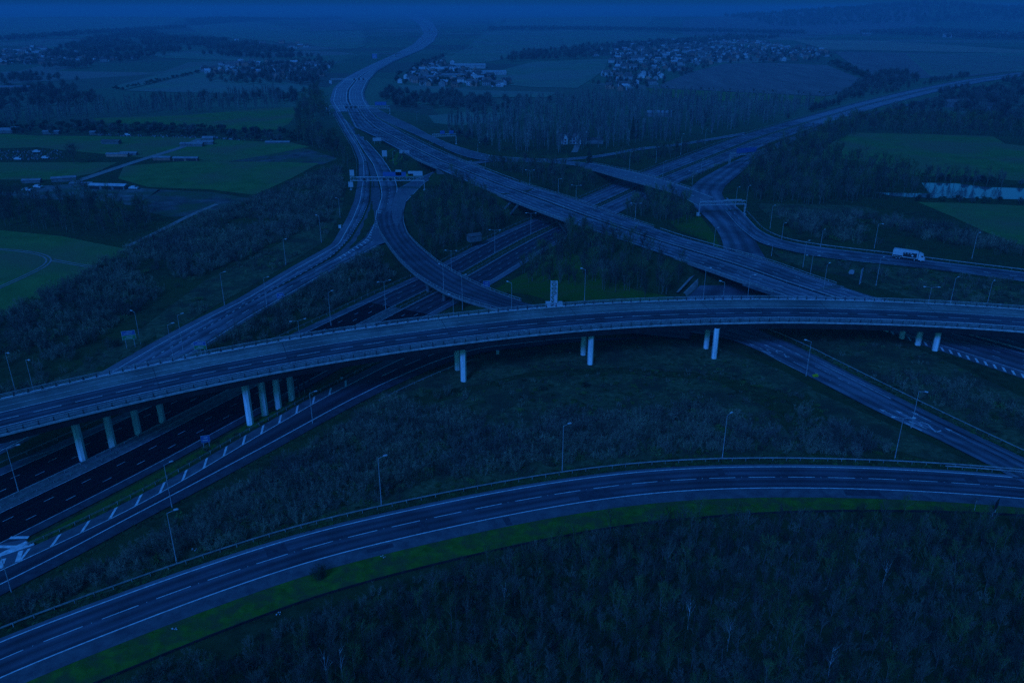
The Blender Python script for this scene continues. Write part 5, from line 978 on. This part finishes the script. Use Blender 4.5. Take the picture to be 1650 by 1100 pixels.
gantry((532, 184), (628.5, 184), 3, 5.6, 2.0, 'farther gantry across the main carriageways', signs=((.76, .95, 8.4, 11.6, 'sign_blue'), (-.06, .0, 2.6, 6.6, 'sign_white')), boxes=((.28, 6.6, 2.0), (.36, 6.6, 2.0), (.43, 6.6, 2.0)))
gantry((697, 233), (735, 232), 2.5, 6.0, 1.6, 'cantilever gantry over the right slip road', signs=((.33, .52, 7.8, 10.2, 'sign_blue'), (.72, .9, 7.8, 10.2, 'sign_blue')), post_l=False)
gantry((534, 136), (592, 136), 3, 6.0, 1.5, 'farthest small gantry at the motorway bend', signs=((-.05, .02, 1, 5, 'sign_white'),), boxes=((.65, 6.5, 2.2), (.78, 6.5, 2.2), (.9, 6.5, 2.2)), post_r=False)
gantry((1126, 347), (1199, 345), 2.5, 5.2, 1.7, 'wide lattice gantry over the right slip road', signs=((.5, .9, 7.1, 7.9, 'sign_back'),))
gantry((1175, 266), (1216, 262), 2.2, 6.0, 1.6, 'sign gantry farther up the right slip road', signs=((.2, .98, 7.4, 10.6, 'sign_blue'),), post_r=False)
# ------------------------------------------------------------------ road signs
def sign(name, x, y, z, w, h, leg, rz, label, mts=('sign_blue',), frame='sign_white', cat='road sign', nleg=2):
    e = empty(name, tuple(at(x, y, z)), rz, label=label, category=cat)
    for i in range(nleg):
        m = MB(); xx = (i - (nleg - 1) / 2) * w * .62 / max(1, nleg - 1) if nleg > 1 else 0; m.box((xx, .09, (leg + h * .9) / 2 - .2), (.14, .12, leg + h * .9)); m.build('post', M['steel'], e)
    m = MB(); m.box((0, 0, leg + h / 2), (w, .06, h), 0); m.build('panel', M[frame], e); k = len(mts)
    for i, mt in enumerate(mts):
        m = MB(); m.box((0, -.045, leg + h * (i + .5) / k), (w * .94, .03, h / k * .9)); f = m.build('panel_field', M[mt], e); m = MB()
        for j in range(2): m.box((-.05 * w + .1 * w * j, -.07, leg + h * (i + .33 + .34 * j) / k), (w * (.6 - .15 * j), .02, h / k * .13))
        if mt != 'sign_white': m.build('legend_bar', M['sign_white'], f)
    return e
sign('direction_sign', 211, 559, -1.5, 4.0, 3.0, 2.6, .35, 'blue and green direction sign on two posts on the left bank', ('sign_green', 'sign_blue'))
sign('direction_sign', 325, 574, -2, 3.8, 2.6, 2.4, .1, 'blue and green direction sign seen over the viaduct parapet', ('sign_green', 'sign_blue'), nleg=3)
sign('direction_sign', 453, 486, -1, 2.6, 2.2, 1.2, .1, 'small blue sign on the scrub edge by the left carriageway', ('sign_blue',))
sign('direction_sign', 333, 719, -4.8, 2.2, 2.0, 1.2, .3, 'back of a blue sign on the grass strip beside the motorway', ('sign_blue',), 'sign_back')
sign('direction_sign', 784, 470, -3, 2.6, 2.6, 1.8, .2, 'blue sign at the roadside under the curved bridge end', ('sign_blue',))
sign('direction_sign', 652, 252, 4, 7, 2.2, 2, .1, 'wide pale sign on the left edge of the main carriageways', ('sign_back',), 'sign_back')
sign('direction_sign', 608, 232, 4, 6.5, 2.6, 2, .1, 'pale board on the dark green wedge', ('sign_back',), 'sign_back')
sign('direction_sign', 620, 256, 3, 3.4, 4.2, 1.5, .1, 'tall pale sign beside the approach road', ('sign_white',))
sign('direction_sign', 604, 97, 1, 10, 9, 3, 0, 'blue sign beside the far motorway bend', ('sign_blue',))
e = empty('chevron_sign', tuple(at(1385, 462, 1)), 1.0, label='tall angled board sign by the main carriageways', category='road sign')
for i in range(4):
    m = MB(); m.box((-1.5 + i, 0, 4.4), (.62, .1, 5.2)); m.build('panel', M['sign_blue'], e); m = MB(); m.box((-1.85 + i, .0, 3.6), (.1, .14, 7.2)); m.build('post', M['steel'], e)
e = empty('triple_sign', tuple(at(492, 640, -4.6)), .35, label='dark back of a three panel sign before the right columns group', category='road sign')
for i in range(3):
    m = MB(); m.box((-1.6 + i * 1.6, 0, 5.2), (.5, .12, 5.4)); m.build('panel', M['black'], e); m = MB(); m.box((-1.6 + i * 1.6, .12, 2.6), (.12, .12, 6)); m.build('post', M['steel'], e)
e = empty('dark_sign', tuple(at(1602, 828, 0)), .75, label='dark board seen nearly edge on at the right of the green verge', category='road sign')
m = MB(); m.box((0, 0, 2.4), (2.2, .1, 2.4)); m.build('panel', M['black'], e)
for s in (-.7, .7): m = MB(); m.box((s, .1, 1.6), (.1, .1, 3.8)); m.build('post', M['steel'], e)
e = empty('round_sign', tuple(at(1371, 444, 1)), 0, label='round pale sign on the grass left of the tall board sign', category='road sign'); m = MB(); m.tube((0, 0, 1.4), (0, -.1, 1.4), 1.1, 1.1, 20); m.build('disc', M['sign_back'], e); m = MB(); m.tube((0, .05, -.3), (0, .05, 1.2), .06, .06, 8); m.build('post', M['steel'], e)
# lattice mast
e = empty('lattice_mast', tuple(at(892, 500, 0)), .0, label='pale lattice mast with a platform box just beyond the viaduct', category='mast')
m = MB()
for sx in (-1.05, 1.05):
    for sy in (-.7, .7): m.box((sx, sy, 5.4), (.26, .22, 10.8))
for i in range(6):
    z0 = 1 + i * 1.6
    for sy in (-.7, .7): m.tube((-1.05, sy, z0), (1.05, sy, z0 + 1.6), .08, .08, 4); m.tube((1.05, sy, z0), (-1.05, sy, z0 + 1.6), .08, .08, 4); m.box((0, sy, z0 + 1.6), (2.1, .14, .14))
m.build('lattice_frame', M['lamp'], e)
m = MB(); m.box((-2.0, 0, 2.2), (1.7, 2.2, 1.7)); m.box((2.1, 0, 2.2), (1.9, 2.2, 1.7)); m.box((0, 0, .4), (6.2, 2.6, .8)); m.build('platform', M['lamp'], e)
m = MB(); m.box((.5, -.75, 3.5), (.8, .1, 5)); m.build('ladder', M['lamp'], e)
# small roadside cabinets and debris
for x, y, z, s, lab in ((802, 570.5, 0, 1.1, 'small pale cabinet right of the nearest pair of columns'), (1124, 348, 2.5, 1.6, 'pale cabinet at the foot of the wide gantry'), (1103, 382, 2, 1.3, 'left one of two pale posts by the flyover'), (1108, 382.5, 2, 1.2, 'right one of two pale posts by the flyover'), (551, 613, -3.5, .9, 'pale box on the grass strip beside the exit road'), (548, 368, 1, 1.5, 'pale cabinet on the bank left of the junction')):
    p = at(x, y, z); m = MB(); m.box((p[0], p[1], z + s / 2), (s * .8, s * .6, s)); m.box((p[0], p[1], z + s + .05), (s * .9, s * .7, .1)); o = m.build('cabinet', M['lamp']); tag(o, lab, 'cabinet')
for x, y, z, lab in ((617, 897, 0, 'pale scrap on the green verge below the second foreground lamp'), (282, 1012, 0, 'crumpled pale litter on the left part of the green verge'), (822, 900, 0, 'pale litter at the edge of the wood'), (313, 886, 0, 'pale litter behind the foreground barrier'), (450, 989, 0, 'pale litter on the dark kerb left of the wood'), (1185, 706, 0, 'pale scrap in the scrub near the fourth foreground lamp')):
    p = at(x, y, z); m = MB()
    for k in range(5): m.box((p[0] + random.uniform(-.5, .5), p[1] + random.uniform(-.4, .4), z + .12), (random.uniform(.12, .3), random.uniform(.1, .22), .08), rz=random.uniform(0, 3), tilt=('X', random.uniform(-.6, .6)))
    tag(m.build('litter', M['lamp']), lab, 'litter')
# ------------------------------------------------------------------ lorry
pL = at(1463.5, 418.5, 1.25); pa, pb_ = at(1441, 415.5, 1.25), at(1486, 421.5, 1.25); rzL = math.atan2(*(pb_ - pa)[:2][::-1]); LT = empty('lorry', tuple(pL), rzL, label='white lorry with a dark side panel driving right', category='lorry'); LT.location.z = 1.28; LT.scale = (1.0, 1.0, 1.0)
m = MB(); prof = [(-6.2, 1.1), (-6.2, 3.9), (-5.9, 4.1), (2.4, 4.0), (3.4, 3.75), (3.4, 1.1)]
for sgn_ in (-1.25, 1.25): m.poly([(x, sgn_, z) for x, z in (prof if sgn_ > 0 else prof[::-1])])
for i in range(len(prof)): (x0, z0), (x1, z1) = prof[i], prof[(i + 1) % len(prof)]; m.quad((x0, -1.25, z0), (x1, -1.25, z1), (x1, 1.25, z1), (x0, 1.25, z0))
m.build('cargo_box', M['truck_white'], LT)
m = MB(); m.box((.35, -1.27, 2.35), (5.2, .03, 1.9)); m.box((-4.2, -1.27, 1.5), (3.6, .03, .5)); pnl = m.build('side_panel', M['black'], LT)
m = MB(); [m.box((-1.6 + i * 1.15, -1.3, 2.95), (.5, .02, .28)) for i in range(3)]; m.tube((1.3, -1.285, 2.2), (1.3, -1.3, 2.2), .4, .4, 12); m.build('panel_mark', M['truck_white'], pnl)
m = MB(); cp = [(3.6, .7), (3.6, 3.6), (4.2, 3.55), (5.3, 3.0), (5.9, 2.2), (6.0, .7)]
for sgn_ in (-1.2, 1.2): m.poly([(x, sgn_, z) for x, z in (cp if sgn_ > 0 else cp[::-1])])
for i in range(len(cp)): (x0, z0), (x1, z1) = cp[i], cp[(i + 1) % len(cp)]; m.quad((x0, -1.2, z0), (x1, -1.2, z1), (x1, 1.2, z1), (x0, 1.2, z0))
cab = m.build('cab', M['truck_white'], LT)
m = MB(); m.quad((5.36, -1.05, 2.95), (5.95, -1.05, 2.2), (5.95, 1.05, 2.2), (5.36, 1.05, 2.95)); m.build('windscreen', M['glass'], cab)
m = MB(); m.box((5.0, -1.22, 2.35), (.8, .03, .6)); m.build('side_window', M['glass'], cab)
m = MB(); m.box((6.02, 0, .75), (.16, 2.4, .35)); m.build('bumper', M['lamp'], cab)
for yy in (-.9, .9): m = MB(); m.box((6.06, yy, 1.1), (.1, .35, .2)); m.build('headlight', M['lamp'], LT)
m = MB(); m.box((-.9, 0, .95), (10.4, 1.0, .3)); m.build('chassis', M['black'], LT)
for xx in (4.7, 2.3, -3.4, -4.6):
    for yy in (-1.05, 1.05):
        m = MB(); m.tube((xx, yy - .15, .5), (xx, yy + .15, .5), .5, .5, 18); w = m.build('wheel', M['rubber'], LT); m = MB(); s_ = -1 if yy < 0 else 1; m.tube((xx, yy + s_ * .14, .5), (xx, yy + s_ * .17, .5), .25, .25, 12); m.build('hub', M['steel'], w)
m = MB(); m.box((-6.22, 0, 1.25), (.06, 2.3, .2)); m.build('tail_light_bar', M['black'], LT)
# ------------------------------------------------------------------ buildings
def gable(mb, w, d, h, rh, wm=0, rm=1, ov=.25):
    x, y = w / 2, d / 2; mb.box((0, 0, h / 2 - .4), (w, d, h + .8), wm)
    for s in (-1, 1): mb.tri((s * x, -y, h), (s * x, y, h), (s * x, 0, h + rh), wm)
    mb.quad((-x - ov, -y - ov, h - .1), (x + ov, -y - ov, h - .1), (x + ov, 0, h + rh), (-x - ov, 0, h + rh), rm); mb.quad((x + ov, y + ov, h - .1), (-x - ov, y + ov, h - .1), (-x - ov, 0, h + rh), (x + ov, 0, h + rh), rm)
def house_mesh(i):
    random.seed(300 + i); mb = MB(); w = random.uniform(8, 15); d = random.uniform(6.5, 9); gable(mb, w, d, random.uniform(4.5, 5.6), random.uniform(2.2, 3.2)); mb.box((w * .3, 0, 8), (.9, .7, 2.2), 2)
    if i % 2: mb.box((w / 2 + 1.6, 0, 1.2), (3.2, 5, 3.2), 0)
    for k in range(int(w / 3)):
        for zz in (1.4, 3.9): mb.box((-w / 2 + 1.6 + k * 2.9, -d / 2 - .02, zz), (1.1, .06, 1.0), 3)
    return mb.mesh('house', [M['wall_white' if i % 3 else 'wall_brick'], M['roof_tile' if i % 4 else 'roof_grey'], M['wall_brick'], M['glass']])
HM = [house_mesh(i) for i in range(8)]
def village(px, n, label, group, sc=(.9, 1.3), clear=8, mind=11):
    P = sample(px, 1.0 / 40, 0, clear, False); RNG.shuffle(P); keep = []
    for p in P:
        if len(keep) >= n: break
        if all((p[0] - q[0]) ** 2 + (p[1] - q[1]) ** 2 > mind ** 2 for q in keep): keep.append(p)
    for p in keep:
        o = bpy.data.objects.new('house', HM[int(RNG.integers(0, 8))]); COL.objects.link(o); o.location = tuple(p); o.rotation_euler = (0, 0, float(RNG.choice([0, .3, 1.2, 1.6, -.4, .15]))); s = RNG.uniform(*sc); o.scale = (s,) * 3; tag(o, label, 'house', group)
    return len(keep)
village([(992, 70), (1080, 66), (1200, 66), (1335, 84), (1342, 96), (1240, 100), (1160, 103), (1090, 124), (1040, 145), (985, 150), (950, 140), (975, 118), (985, 95)], 165, 'small house in the large village at the upper right', 'houses of the large village', sc=(.85, 1.25), mind=15)
village([(0, 86), (60, 80), (120, 88), (190, 92), (120, 104), (40, 108), (0, 104)], 40, 'small pale house in the village at the left edge', 'houses of the left village', sc=(.9, 1.3), mind=15)
village([(430, 112), (500, 106), (545, 110), (530, 124), (470, 130), (430, 126)], 24, 'small house left of the motorway bend', 'houses left of the bend', sc=(.8, 1.1), mind=13)
village([(630, 112), (720, 106), (800, 128), (795, 140), (720, 142), (640, 136)], 30, 'small house below the pale warehouses', 'houses below the warehouses', sc=(.8, 1.1), mind=13)
village([(360, 70), (480, 70), (500, 80), (400, 82)], 12, 'tiny pale house on the hazy rise left of centre', 'houses on the hazy rise', sc=(1, 1.5), mind=22)
village([(1430, 50), (1650, 56), (1700, 64), (1500, 62)], 10, 'tiny hazy house at the far right under the ridge', 'far right hazy houses', sc=(1.2, 2), mind=30)
village([(940, 76), (985, 78), (980, 90), (945, 92)], 5, 'small farm house left of the large village', 'farm houses left of the village', sc=(1, 1.4), mind=18)
proto_coll('house_kit', HM)
def house_stuff(px, n, label, sc=(.8, 1.15)):
    P = sample(px, 1.0 / 60, 0, 8, False); RNG.shuffle(P); P = P[:n]
    gn_scatter('houses', P, RNG.integers(0, 8, len(P)), RNG.uniform(*sc, len(P)), RNG.choice(np.array([0, .3, 1.2, 1.6, -.4]), len(P)), 'house_kit', label)
house_stuff([(992, 70), (1080, 66), (1200, 66), (1335, 80), (1342, 94), (1240, 98), (1160, 101), (1090, 118), (1040, 143), (985, 150), (950, 142), (975, 118), (985, 95)], 330, 'remaining small houses of the large village')
house_stuff([(0, 84), (60, 80), (190, 90), (230, 96), (120, 106), (0, 106)], 110, 'remaining small houses of the left villages')
house_stuff([(320, 108), (430, 100), (545, 108), (530, 126), (430, 130), (340, 124)], 70, 'remaining small houses left of the bend')
house_stuff([(630, 108), (720, 102), (800, 120), (830, 134), (795, 142), (640, 140)], 60, 'remaining small houses near the warehouses')
far('far_wood', [(992, 70), (1080, 66), (1335, 84), (1342, 98), (1160, 105), (1040, 148), (950, 142), (985, 95)], .0016, 'far_wood_kit', 'garden trees among the houses of the large village', sc=(.7, 1.3))
far('far_wood', [(630, 112), (720, 106), (800, 128), (795, 142), (640, 138)], .003, 'hedge_kit', 'dark trees among the houses below the warehouses', sc=(.9, 1.7))
far('far_wood', [(0, 86), (190, 92), (120, 106), (0, 106)], .002, 'hedge_kit', 'dark trees among the houses of the left village', sc=(1, 1.8))
def shed(x, y, w, d, h, rz, label, name='shed', z=0, roof='roof_dull', wall='wall_dull', rh=1.0, cat='shed', openfront=False):
    p = at(x, y, z); e = empty(name, tuple(p), rz, label=label, category=cat); m = MB(); m.box((0, 0, h / 2 - .3), (w, d, h + .6)); m.build('wall', M[wall], e)
    m = MB(); X, Y = w / 2 + .3, d / 2 + .3; m.quad((-X, -Y, h), (X, -Y, h), (X, 0, h + rh), (-X, 0, h + rh)); m.quad((X, Y, h), (-X, Y, h), (-X, 0, h + rh), (X, 0, h + rh)); m.tri((-X, -Y, h), (-X, 0, h + rh), (-X, Y, h)); m.tri((X, -Y, h), (X, Y, h), (X, 0, h + rh)); m.build('roof', M[roof], e)
    if openfront:
        n = int(w / 6); 
        for i in range(n): m = MB(); m.box((-w / 2 + (i + .5) * w / n, -d / 2 - .03, h * .45), (w / n * .8, .06, h * .8)); m.build('doorway', M['black'], e)
    return e
shed(700, 116, 70, 22, 5, .05, 'largest pale warehouse beside the motorway bend', 'warehouse', cat='warehouse', rh=3, roof='roof_grey', wall='wall_white'); shed(755, 110, 60, 26, 5, .05, 'pale warehouse behind the largest one', 'warehouse', cat='warehouse', rh=3, roof='roof_grey', wall='wall_white'); shed(780, 121, 70, 22, 5, .1, 'long pale warehouse at the right of the group', 'warehouse', cat='warehouse', rh=2, roof='roof_grey', wall='wall_white'); shed(725, 126, 34, 16, 5, 0, 'pale warehouse among the houses', 'warehouse', cat='warehouse', rh=2); shed(690, 128, 28, 12, 4, 0, 'small pale warehouse left of the group', 'warehouse', cat='warehouse', rh=2)
shed(26, 148, 42, 14, 6, 0, 'long building with a pale roof at the left edge', 'barn', cat='barn', wall='wall_brick', rh=1.5, openfront=True); shed(405, 77, 60, 16, 5, 0, 'pale hall on the hazy rise', 'warehouse', cat='warehouse', rh=2)
shed(176, 304, 22.1, 5.4, 2.2, -.1, 'long open fronted shed in the muddy yard', roof='roof_grey', openfront=True); shed(132, 299, 12.8, 3.6, 1.6, .1, 'low pale shed joined before the open shed', rh=.6); shed(104, 292, 13.6, 3.6, 2.2, .35, 'slanting pale shed left of the track'); shed(190, 252, 15.3, 3.6, 1.7, 0, 'low dark shed in the green paddock', wall='wall_brick'); shed(208, 250, 11.9, 3.6, 1.6, 0, 'low pale shed next to the dark one')
shed(180, 232, 13.6, 5.4, 2.4, 0, 'dark shed above the paddock', wall='concrete_dark', roof='roof_tile'); shed(310, 236, 17.0, 4.5, 2.2, 0, 'long dark shed by the upper track', wall='concrete_dark'); shed(332, 233, 11.9, 4.5, 2.2, .1, 'shed right of the long dark one'); shed(262, 258, 11.9, 3.6, 1.9, 0, 'dark stable beside the track', wall='wall_brick'); shed(300, 259, 17.0, 3.6, 1.9, 0, 'long stable below the track', wall='wall_brick', openfront=True)
shed(10, 214, 13.6, 7.2, 2.2, .1, 'pale tent like shed at the left edge', cat='shed', rh=2); shed(26, 212, 11.0, 7.2, 2.2, -.1, 'second pale shed from the left edge', rh=2); shed(84, 216, 13.6, 4.5, 2.2, 0, 'dark shed at the left hedge', wall='concrete_dark'); shed(158, 217, 11.9, 4.5, 2.2, 0, 'small shed before the dark hedge'); shed(448, 233, 18.7, 3.6, 1.9, 0, 'long white caravan shed at the right end of the hedge'); shed(336, 226, 8.5, 3.6, 1.9, 0, 'white tent before the dark hedge', rh=1.4); shed(52, 294, 10.2, 4.5, 1.6, .2, 'low pale hut in the muddy yard', rh=.8)
shed(764, 386, 6, 3.5, 2.2, .5, 'small grey hut beside the motorway below the flyover', z=-2, roof='roof_tile', wall='concrete_dark')
# white house with gables and its drive
wh = empty('white_house', tuple(at(921, 232, 0)), .02, label='long white house with gables and chimneys among bare trees', category='house')
m = MB(); m.box((0, 0, 2.3), (23, 7, 6)); m.build('wall', M['wall_white'], wh); m = MB(); X, Y, h_ = 11.8, 3.9, 5.2; m.quad((-X, -Y, h_), (X, -Y, h_), (X, 0, h_ + 3.4), (-X, 0, h_ + 3.4)); m.quad((X, Y, h_), (-X, Y, h_), (-X, 0, h_ + 3.4), (X, 0, h_ + 3.4)); rf = m.build('roof', M['roof_tile'], wh)
for s in (-1, 1): m = MB(); m.tri((s * 11.5, -3.5, 5.2), (s * 11.5, 3.5, 5.2), (s * 11.5, 0, 8.5)); m.box((s * 11.2, 0, 8.6), (1.1, 1.2, 2.6)); m.build('chimney', M['wall_white'], rf)
for xx in (-5.5, 4.5): m = MB(); m.box((xx, -4.3, 2.4), (4.2, 2.6, 5.6)); m.tri((xx - 2.1, -5.62, 5.2), (xx + 2.1, -5.62, 5.2), (xx, -5.62, 7.8)); m.quad((xx - 2.3, -5.7, 5.0), (xx, -5.7, 7.9), (xx, -1, 7.9), (xx - 2.3, -1, 5.0)); m.quad((xx + 2.3, -5.7, 5.0), (xx + 2.3, -1, 5.0), (xx, -1, 7.9), (xx, -5.7, 7.9)); m.build('gable_bay', M['wall_white'], wh)
for xx in (-9.5, -5.5, -1, 1.5, 4.5, 9): m = MB(); yy = -5.66 if xx in (-5.5, 4.5) else -3.56; m.box((xx, yy, 1.6), (1.3, .08, 1.3)); m.box((xx, yy, 4.0), (1.3, .08, 1.1)); m.build('window', M['glass'], wh)
shed(958, 232, 13, 5, 3.4, 0, 'low annex right of the white house', rh=1.6, roof='roof_tile')
shed(1062, 188, 24, 8, 4, 0, 'pale low building in the upright wood', 'house', cat='house', rh=2); shed(1540, 172, 26, 10, 5, .1, 'white house in the wood beyond the right motorway', 'house', cat='house', rh=3, roof='roof_tile'); shed(1592, 178, 12, 8, 5, .1, 'small white cottage right of that house in the wood', 'house', cat='house', rh=3, roof='roof_tile'); shed(1395, 58, 34, 12, 7, 0, 'white farmhouse on the hazy field below the ridge', 'house', cat='house', rh=4)
P_ = resamp(survey([(925, 250, 0), (929, 242, 0), (930, 236, 0)]), 8); P_[:, 2] = terrain_z(P_[:, :2]) + .25; m = MB(); m.ribbon(offs(P_, -2.2), offs(P_, 2.2)); tag(m.build('driveway', M['track']), 'pale driveway up to the white house', kind='structure')
# parked cars and clutter in the farmyard
def car_mesh():
    m = MB(); m.box((0, 0, .65), (4.3, 1.75, .7)); prof = [(-1.6, 1.0), (-1.2, 1.5), (.7, 1.5), (1.3, 1.0)]
    for s in (-.8, .8): m.poly([(x, s, z) for x, z in prof])
    for (x0, z0), (x1, z1) in zip(prof[:-1], prof[1:]): m.quad((x0, -.8, z0), (x1, -.8, z1), (x1, .8, z1), (x0, .8, z0), 1 if x0 != -1.2 else 0)
    for x in (-1.35, 1.35):
        for y in (-.85, .85): m.tube((x, y - .1, .32), (x, y + .1, .32), .32, .32, 10, 2)
    return m.mesh('car', [M['truck_white'], M['glass'], M['rubber']])
cm = car_mesh()
for x, y, lab in ((44, 308, 'pale car in the muddy yard at left'), (62, 303, 'pale car on the track edge in the yard'), (216, 305, 'pale car beside the open shed'), (60, 246, 'leftmost pale vehicle of the scrap row in the paddock'), (74, 256, 'pale vehicle in the middle of the scrap row'), (30, 258, 'pale vehicle low in the scrap row'), (206, 219, 'pale vehicle parked before the hedge')):
    o = bpy.data.objects.new('parked_car', cm); COL.objects.link(o); o.location = tuple(at(x, y, 0)); o.location.z = float(terrain_z(at(x, y, 0)[None, :2])[0]) + .12; o.rotation_euler = (0, 0, random.uniform(-.3, .3)); o.scale = (1.25,) * 3; tag(o, lab, 'car', 'vehicles around the farm')
m = MB()
for i in range(160):
    p = at(random.uniform(0, 102), random.uniform(243, 258), 0); s = random.uniform(.5, 1.5); m.box((p[0], p[1], .4), (s, s * .6, random.uniform(.4, 1.2)), random.choice((0, 1, 1)), rz=random.uniform(0, 3))
tag(m.build('scrap_pile', [M['roof_dull'], M['concrete_dark']]), 'scattered scrap in the paddock left of the round tree', kind='stuff')
m = MB()
for i in range(120):
    x = random.uniform(150, 530); p = at(x, np.interp(x, [150, 330, 470, 530], [217, 222, 229, 246]) + random.uniform(-1.5, 2), 0); s = random.uniform(.6, 1.8); m.box((p[0], p[1], .5), (s, s * .6, random.uniform(.6, 1.8)), random.choice((0, 1)), rz=random.uniform(0, 3))
tag(m.build('yard_clutter', [M['roof_dull'], M['concrete_dark']]), 'litter and stored goods along the farm hedge', kind='stuff')
# ------------------------------------------------------------------ haze, light, camera
hz = MB(); hz.box((0, 13400, 63), (68000, 27400, 150)); h = hz.build('haze', []); 
hm = bpy.data.materials.new('haze_air'); hm.use_nodes = True; nt = hm.node_tree; nt.nodes.clear(); vo = nt.nodes.new('ShaderNodeVolumePrincipled'); out = nt.nodes.new('ShaderNodeOutputMaterial'); nt.links.new(vo.outputs[0], out.inputs['Volume'])
vo.inputs['Color'].default_value = (.18, .38, .5, 1); vo.inputs['Density'].default_value = .0002; vo.inputs['Anisotropy'].default_value = .0
h.data.materials.clear(); h.data.materials.append(hm); tag(h, kind='stuff')
w = bpy.data.worlds.new('World'); S.world = w; w.use_nodes = True; nt = w.node_tree; bg = nt.nodes['Background']; sk = nt.nodes.new('ShaderNodeTexSky'); sk.sky_type = 'NISHITA'; sk.sun_disc = False
SE, SR = R(36), R(205)
sk.sun_elevation = SE; sk.sun_rotation = SR; sk.air_density = 1.2; sk.dust_density = 3.0
tint = nt.nodes.new('ShaderNodeMix'); tint.data_type = 'RGBA'; tint.blend_type = 'MULTIPLY'; tint.inputs['Factor'].default_value = 1; tint.inputs['B'].default_value = (.03, .43, 1.06, 1)
nt.links.new(sk.outputs[0], tint.inputs['A']); nt.links.new(tint.outputs['Result'], bg.inputs['Color']); bg.inputs['Strength'].default_value = .09
sl = bpy.data.lights.new('sun', 'SUN'); sl.energy = 3.4; sl.angle = R(14); sl.color = (.03, .16, 1.0); so = bpy.data.objects.new('sun', sl); COL.objects.link(so)
dv = Vector((math.sin(SR) * math.cos(SE), math.cos(SR) * math.cos(SE), math.sin(SE))); so.rotation_euler = dv.to_track_quat('Z', 'Y').to_euler()
cd = bpy.data.cameras.new('camera'); cd.sensor_width = 36; cd.lens = 36 * F / 1650; cd.clip_start = 1; cd.clip_end = 60000; co = bpy.data.objects.new('camera', cd); COL.objects.link(co); co.location = (0, 0, CZ); co.rotation_euler = (math.pi / 2 - PITCH, 0, 0); S.camera = co
S.view_settings.view_transform = 'Standard'; S.view_settings.look = 'None'; S.view_settings.exposure = 0; S.view_settings.gamma = 1
S.cycles.max_bounces = 4; S.cycles.diffuse_bounces = 2; S.cycles.glossy_bounces = 2; S.cycles.transmission_bounces = 2; S.cycles.volume_bounces = 1; S.cycles.transparent_max_bounces = 4; S.cycles.use_denoising = False; S.cycles.caustics_reflective = False; S.cycles.caustics_refractive = False
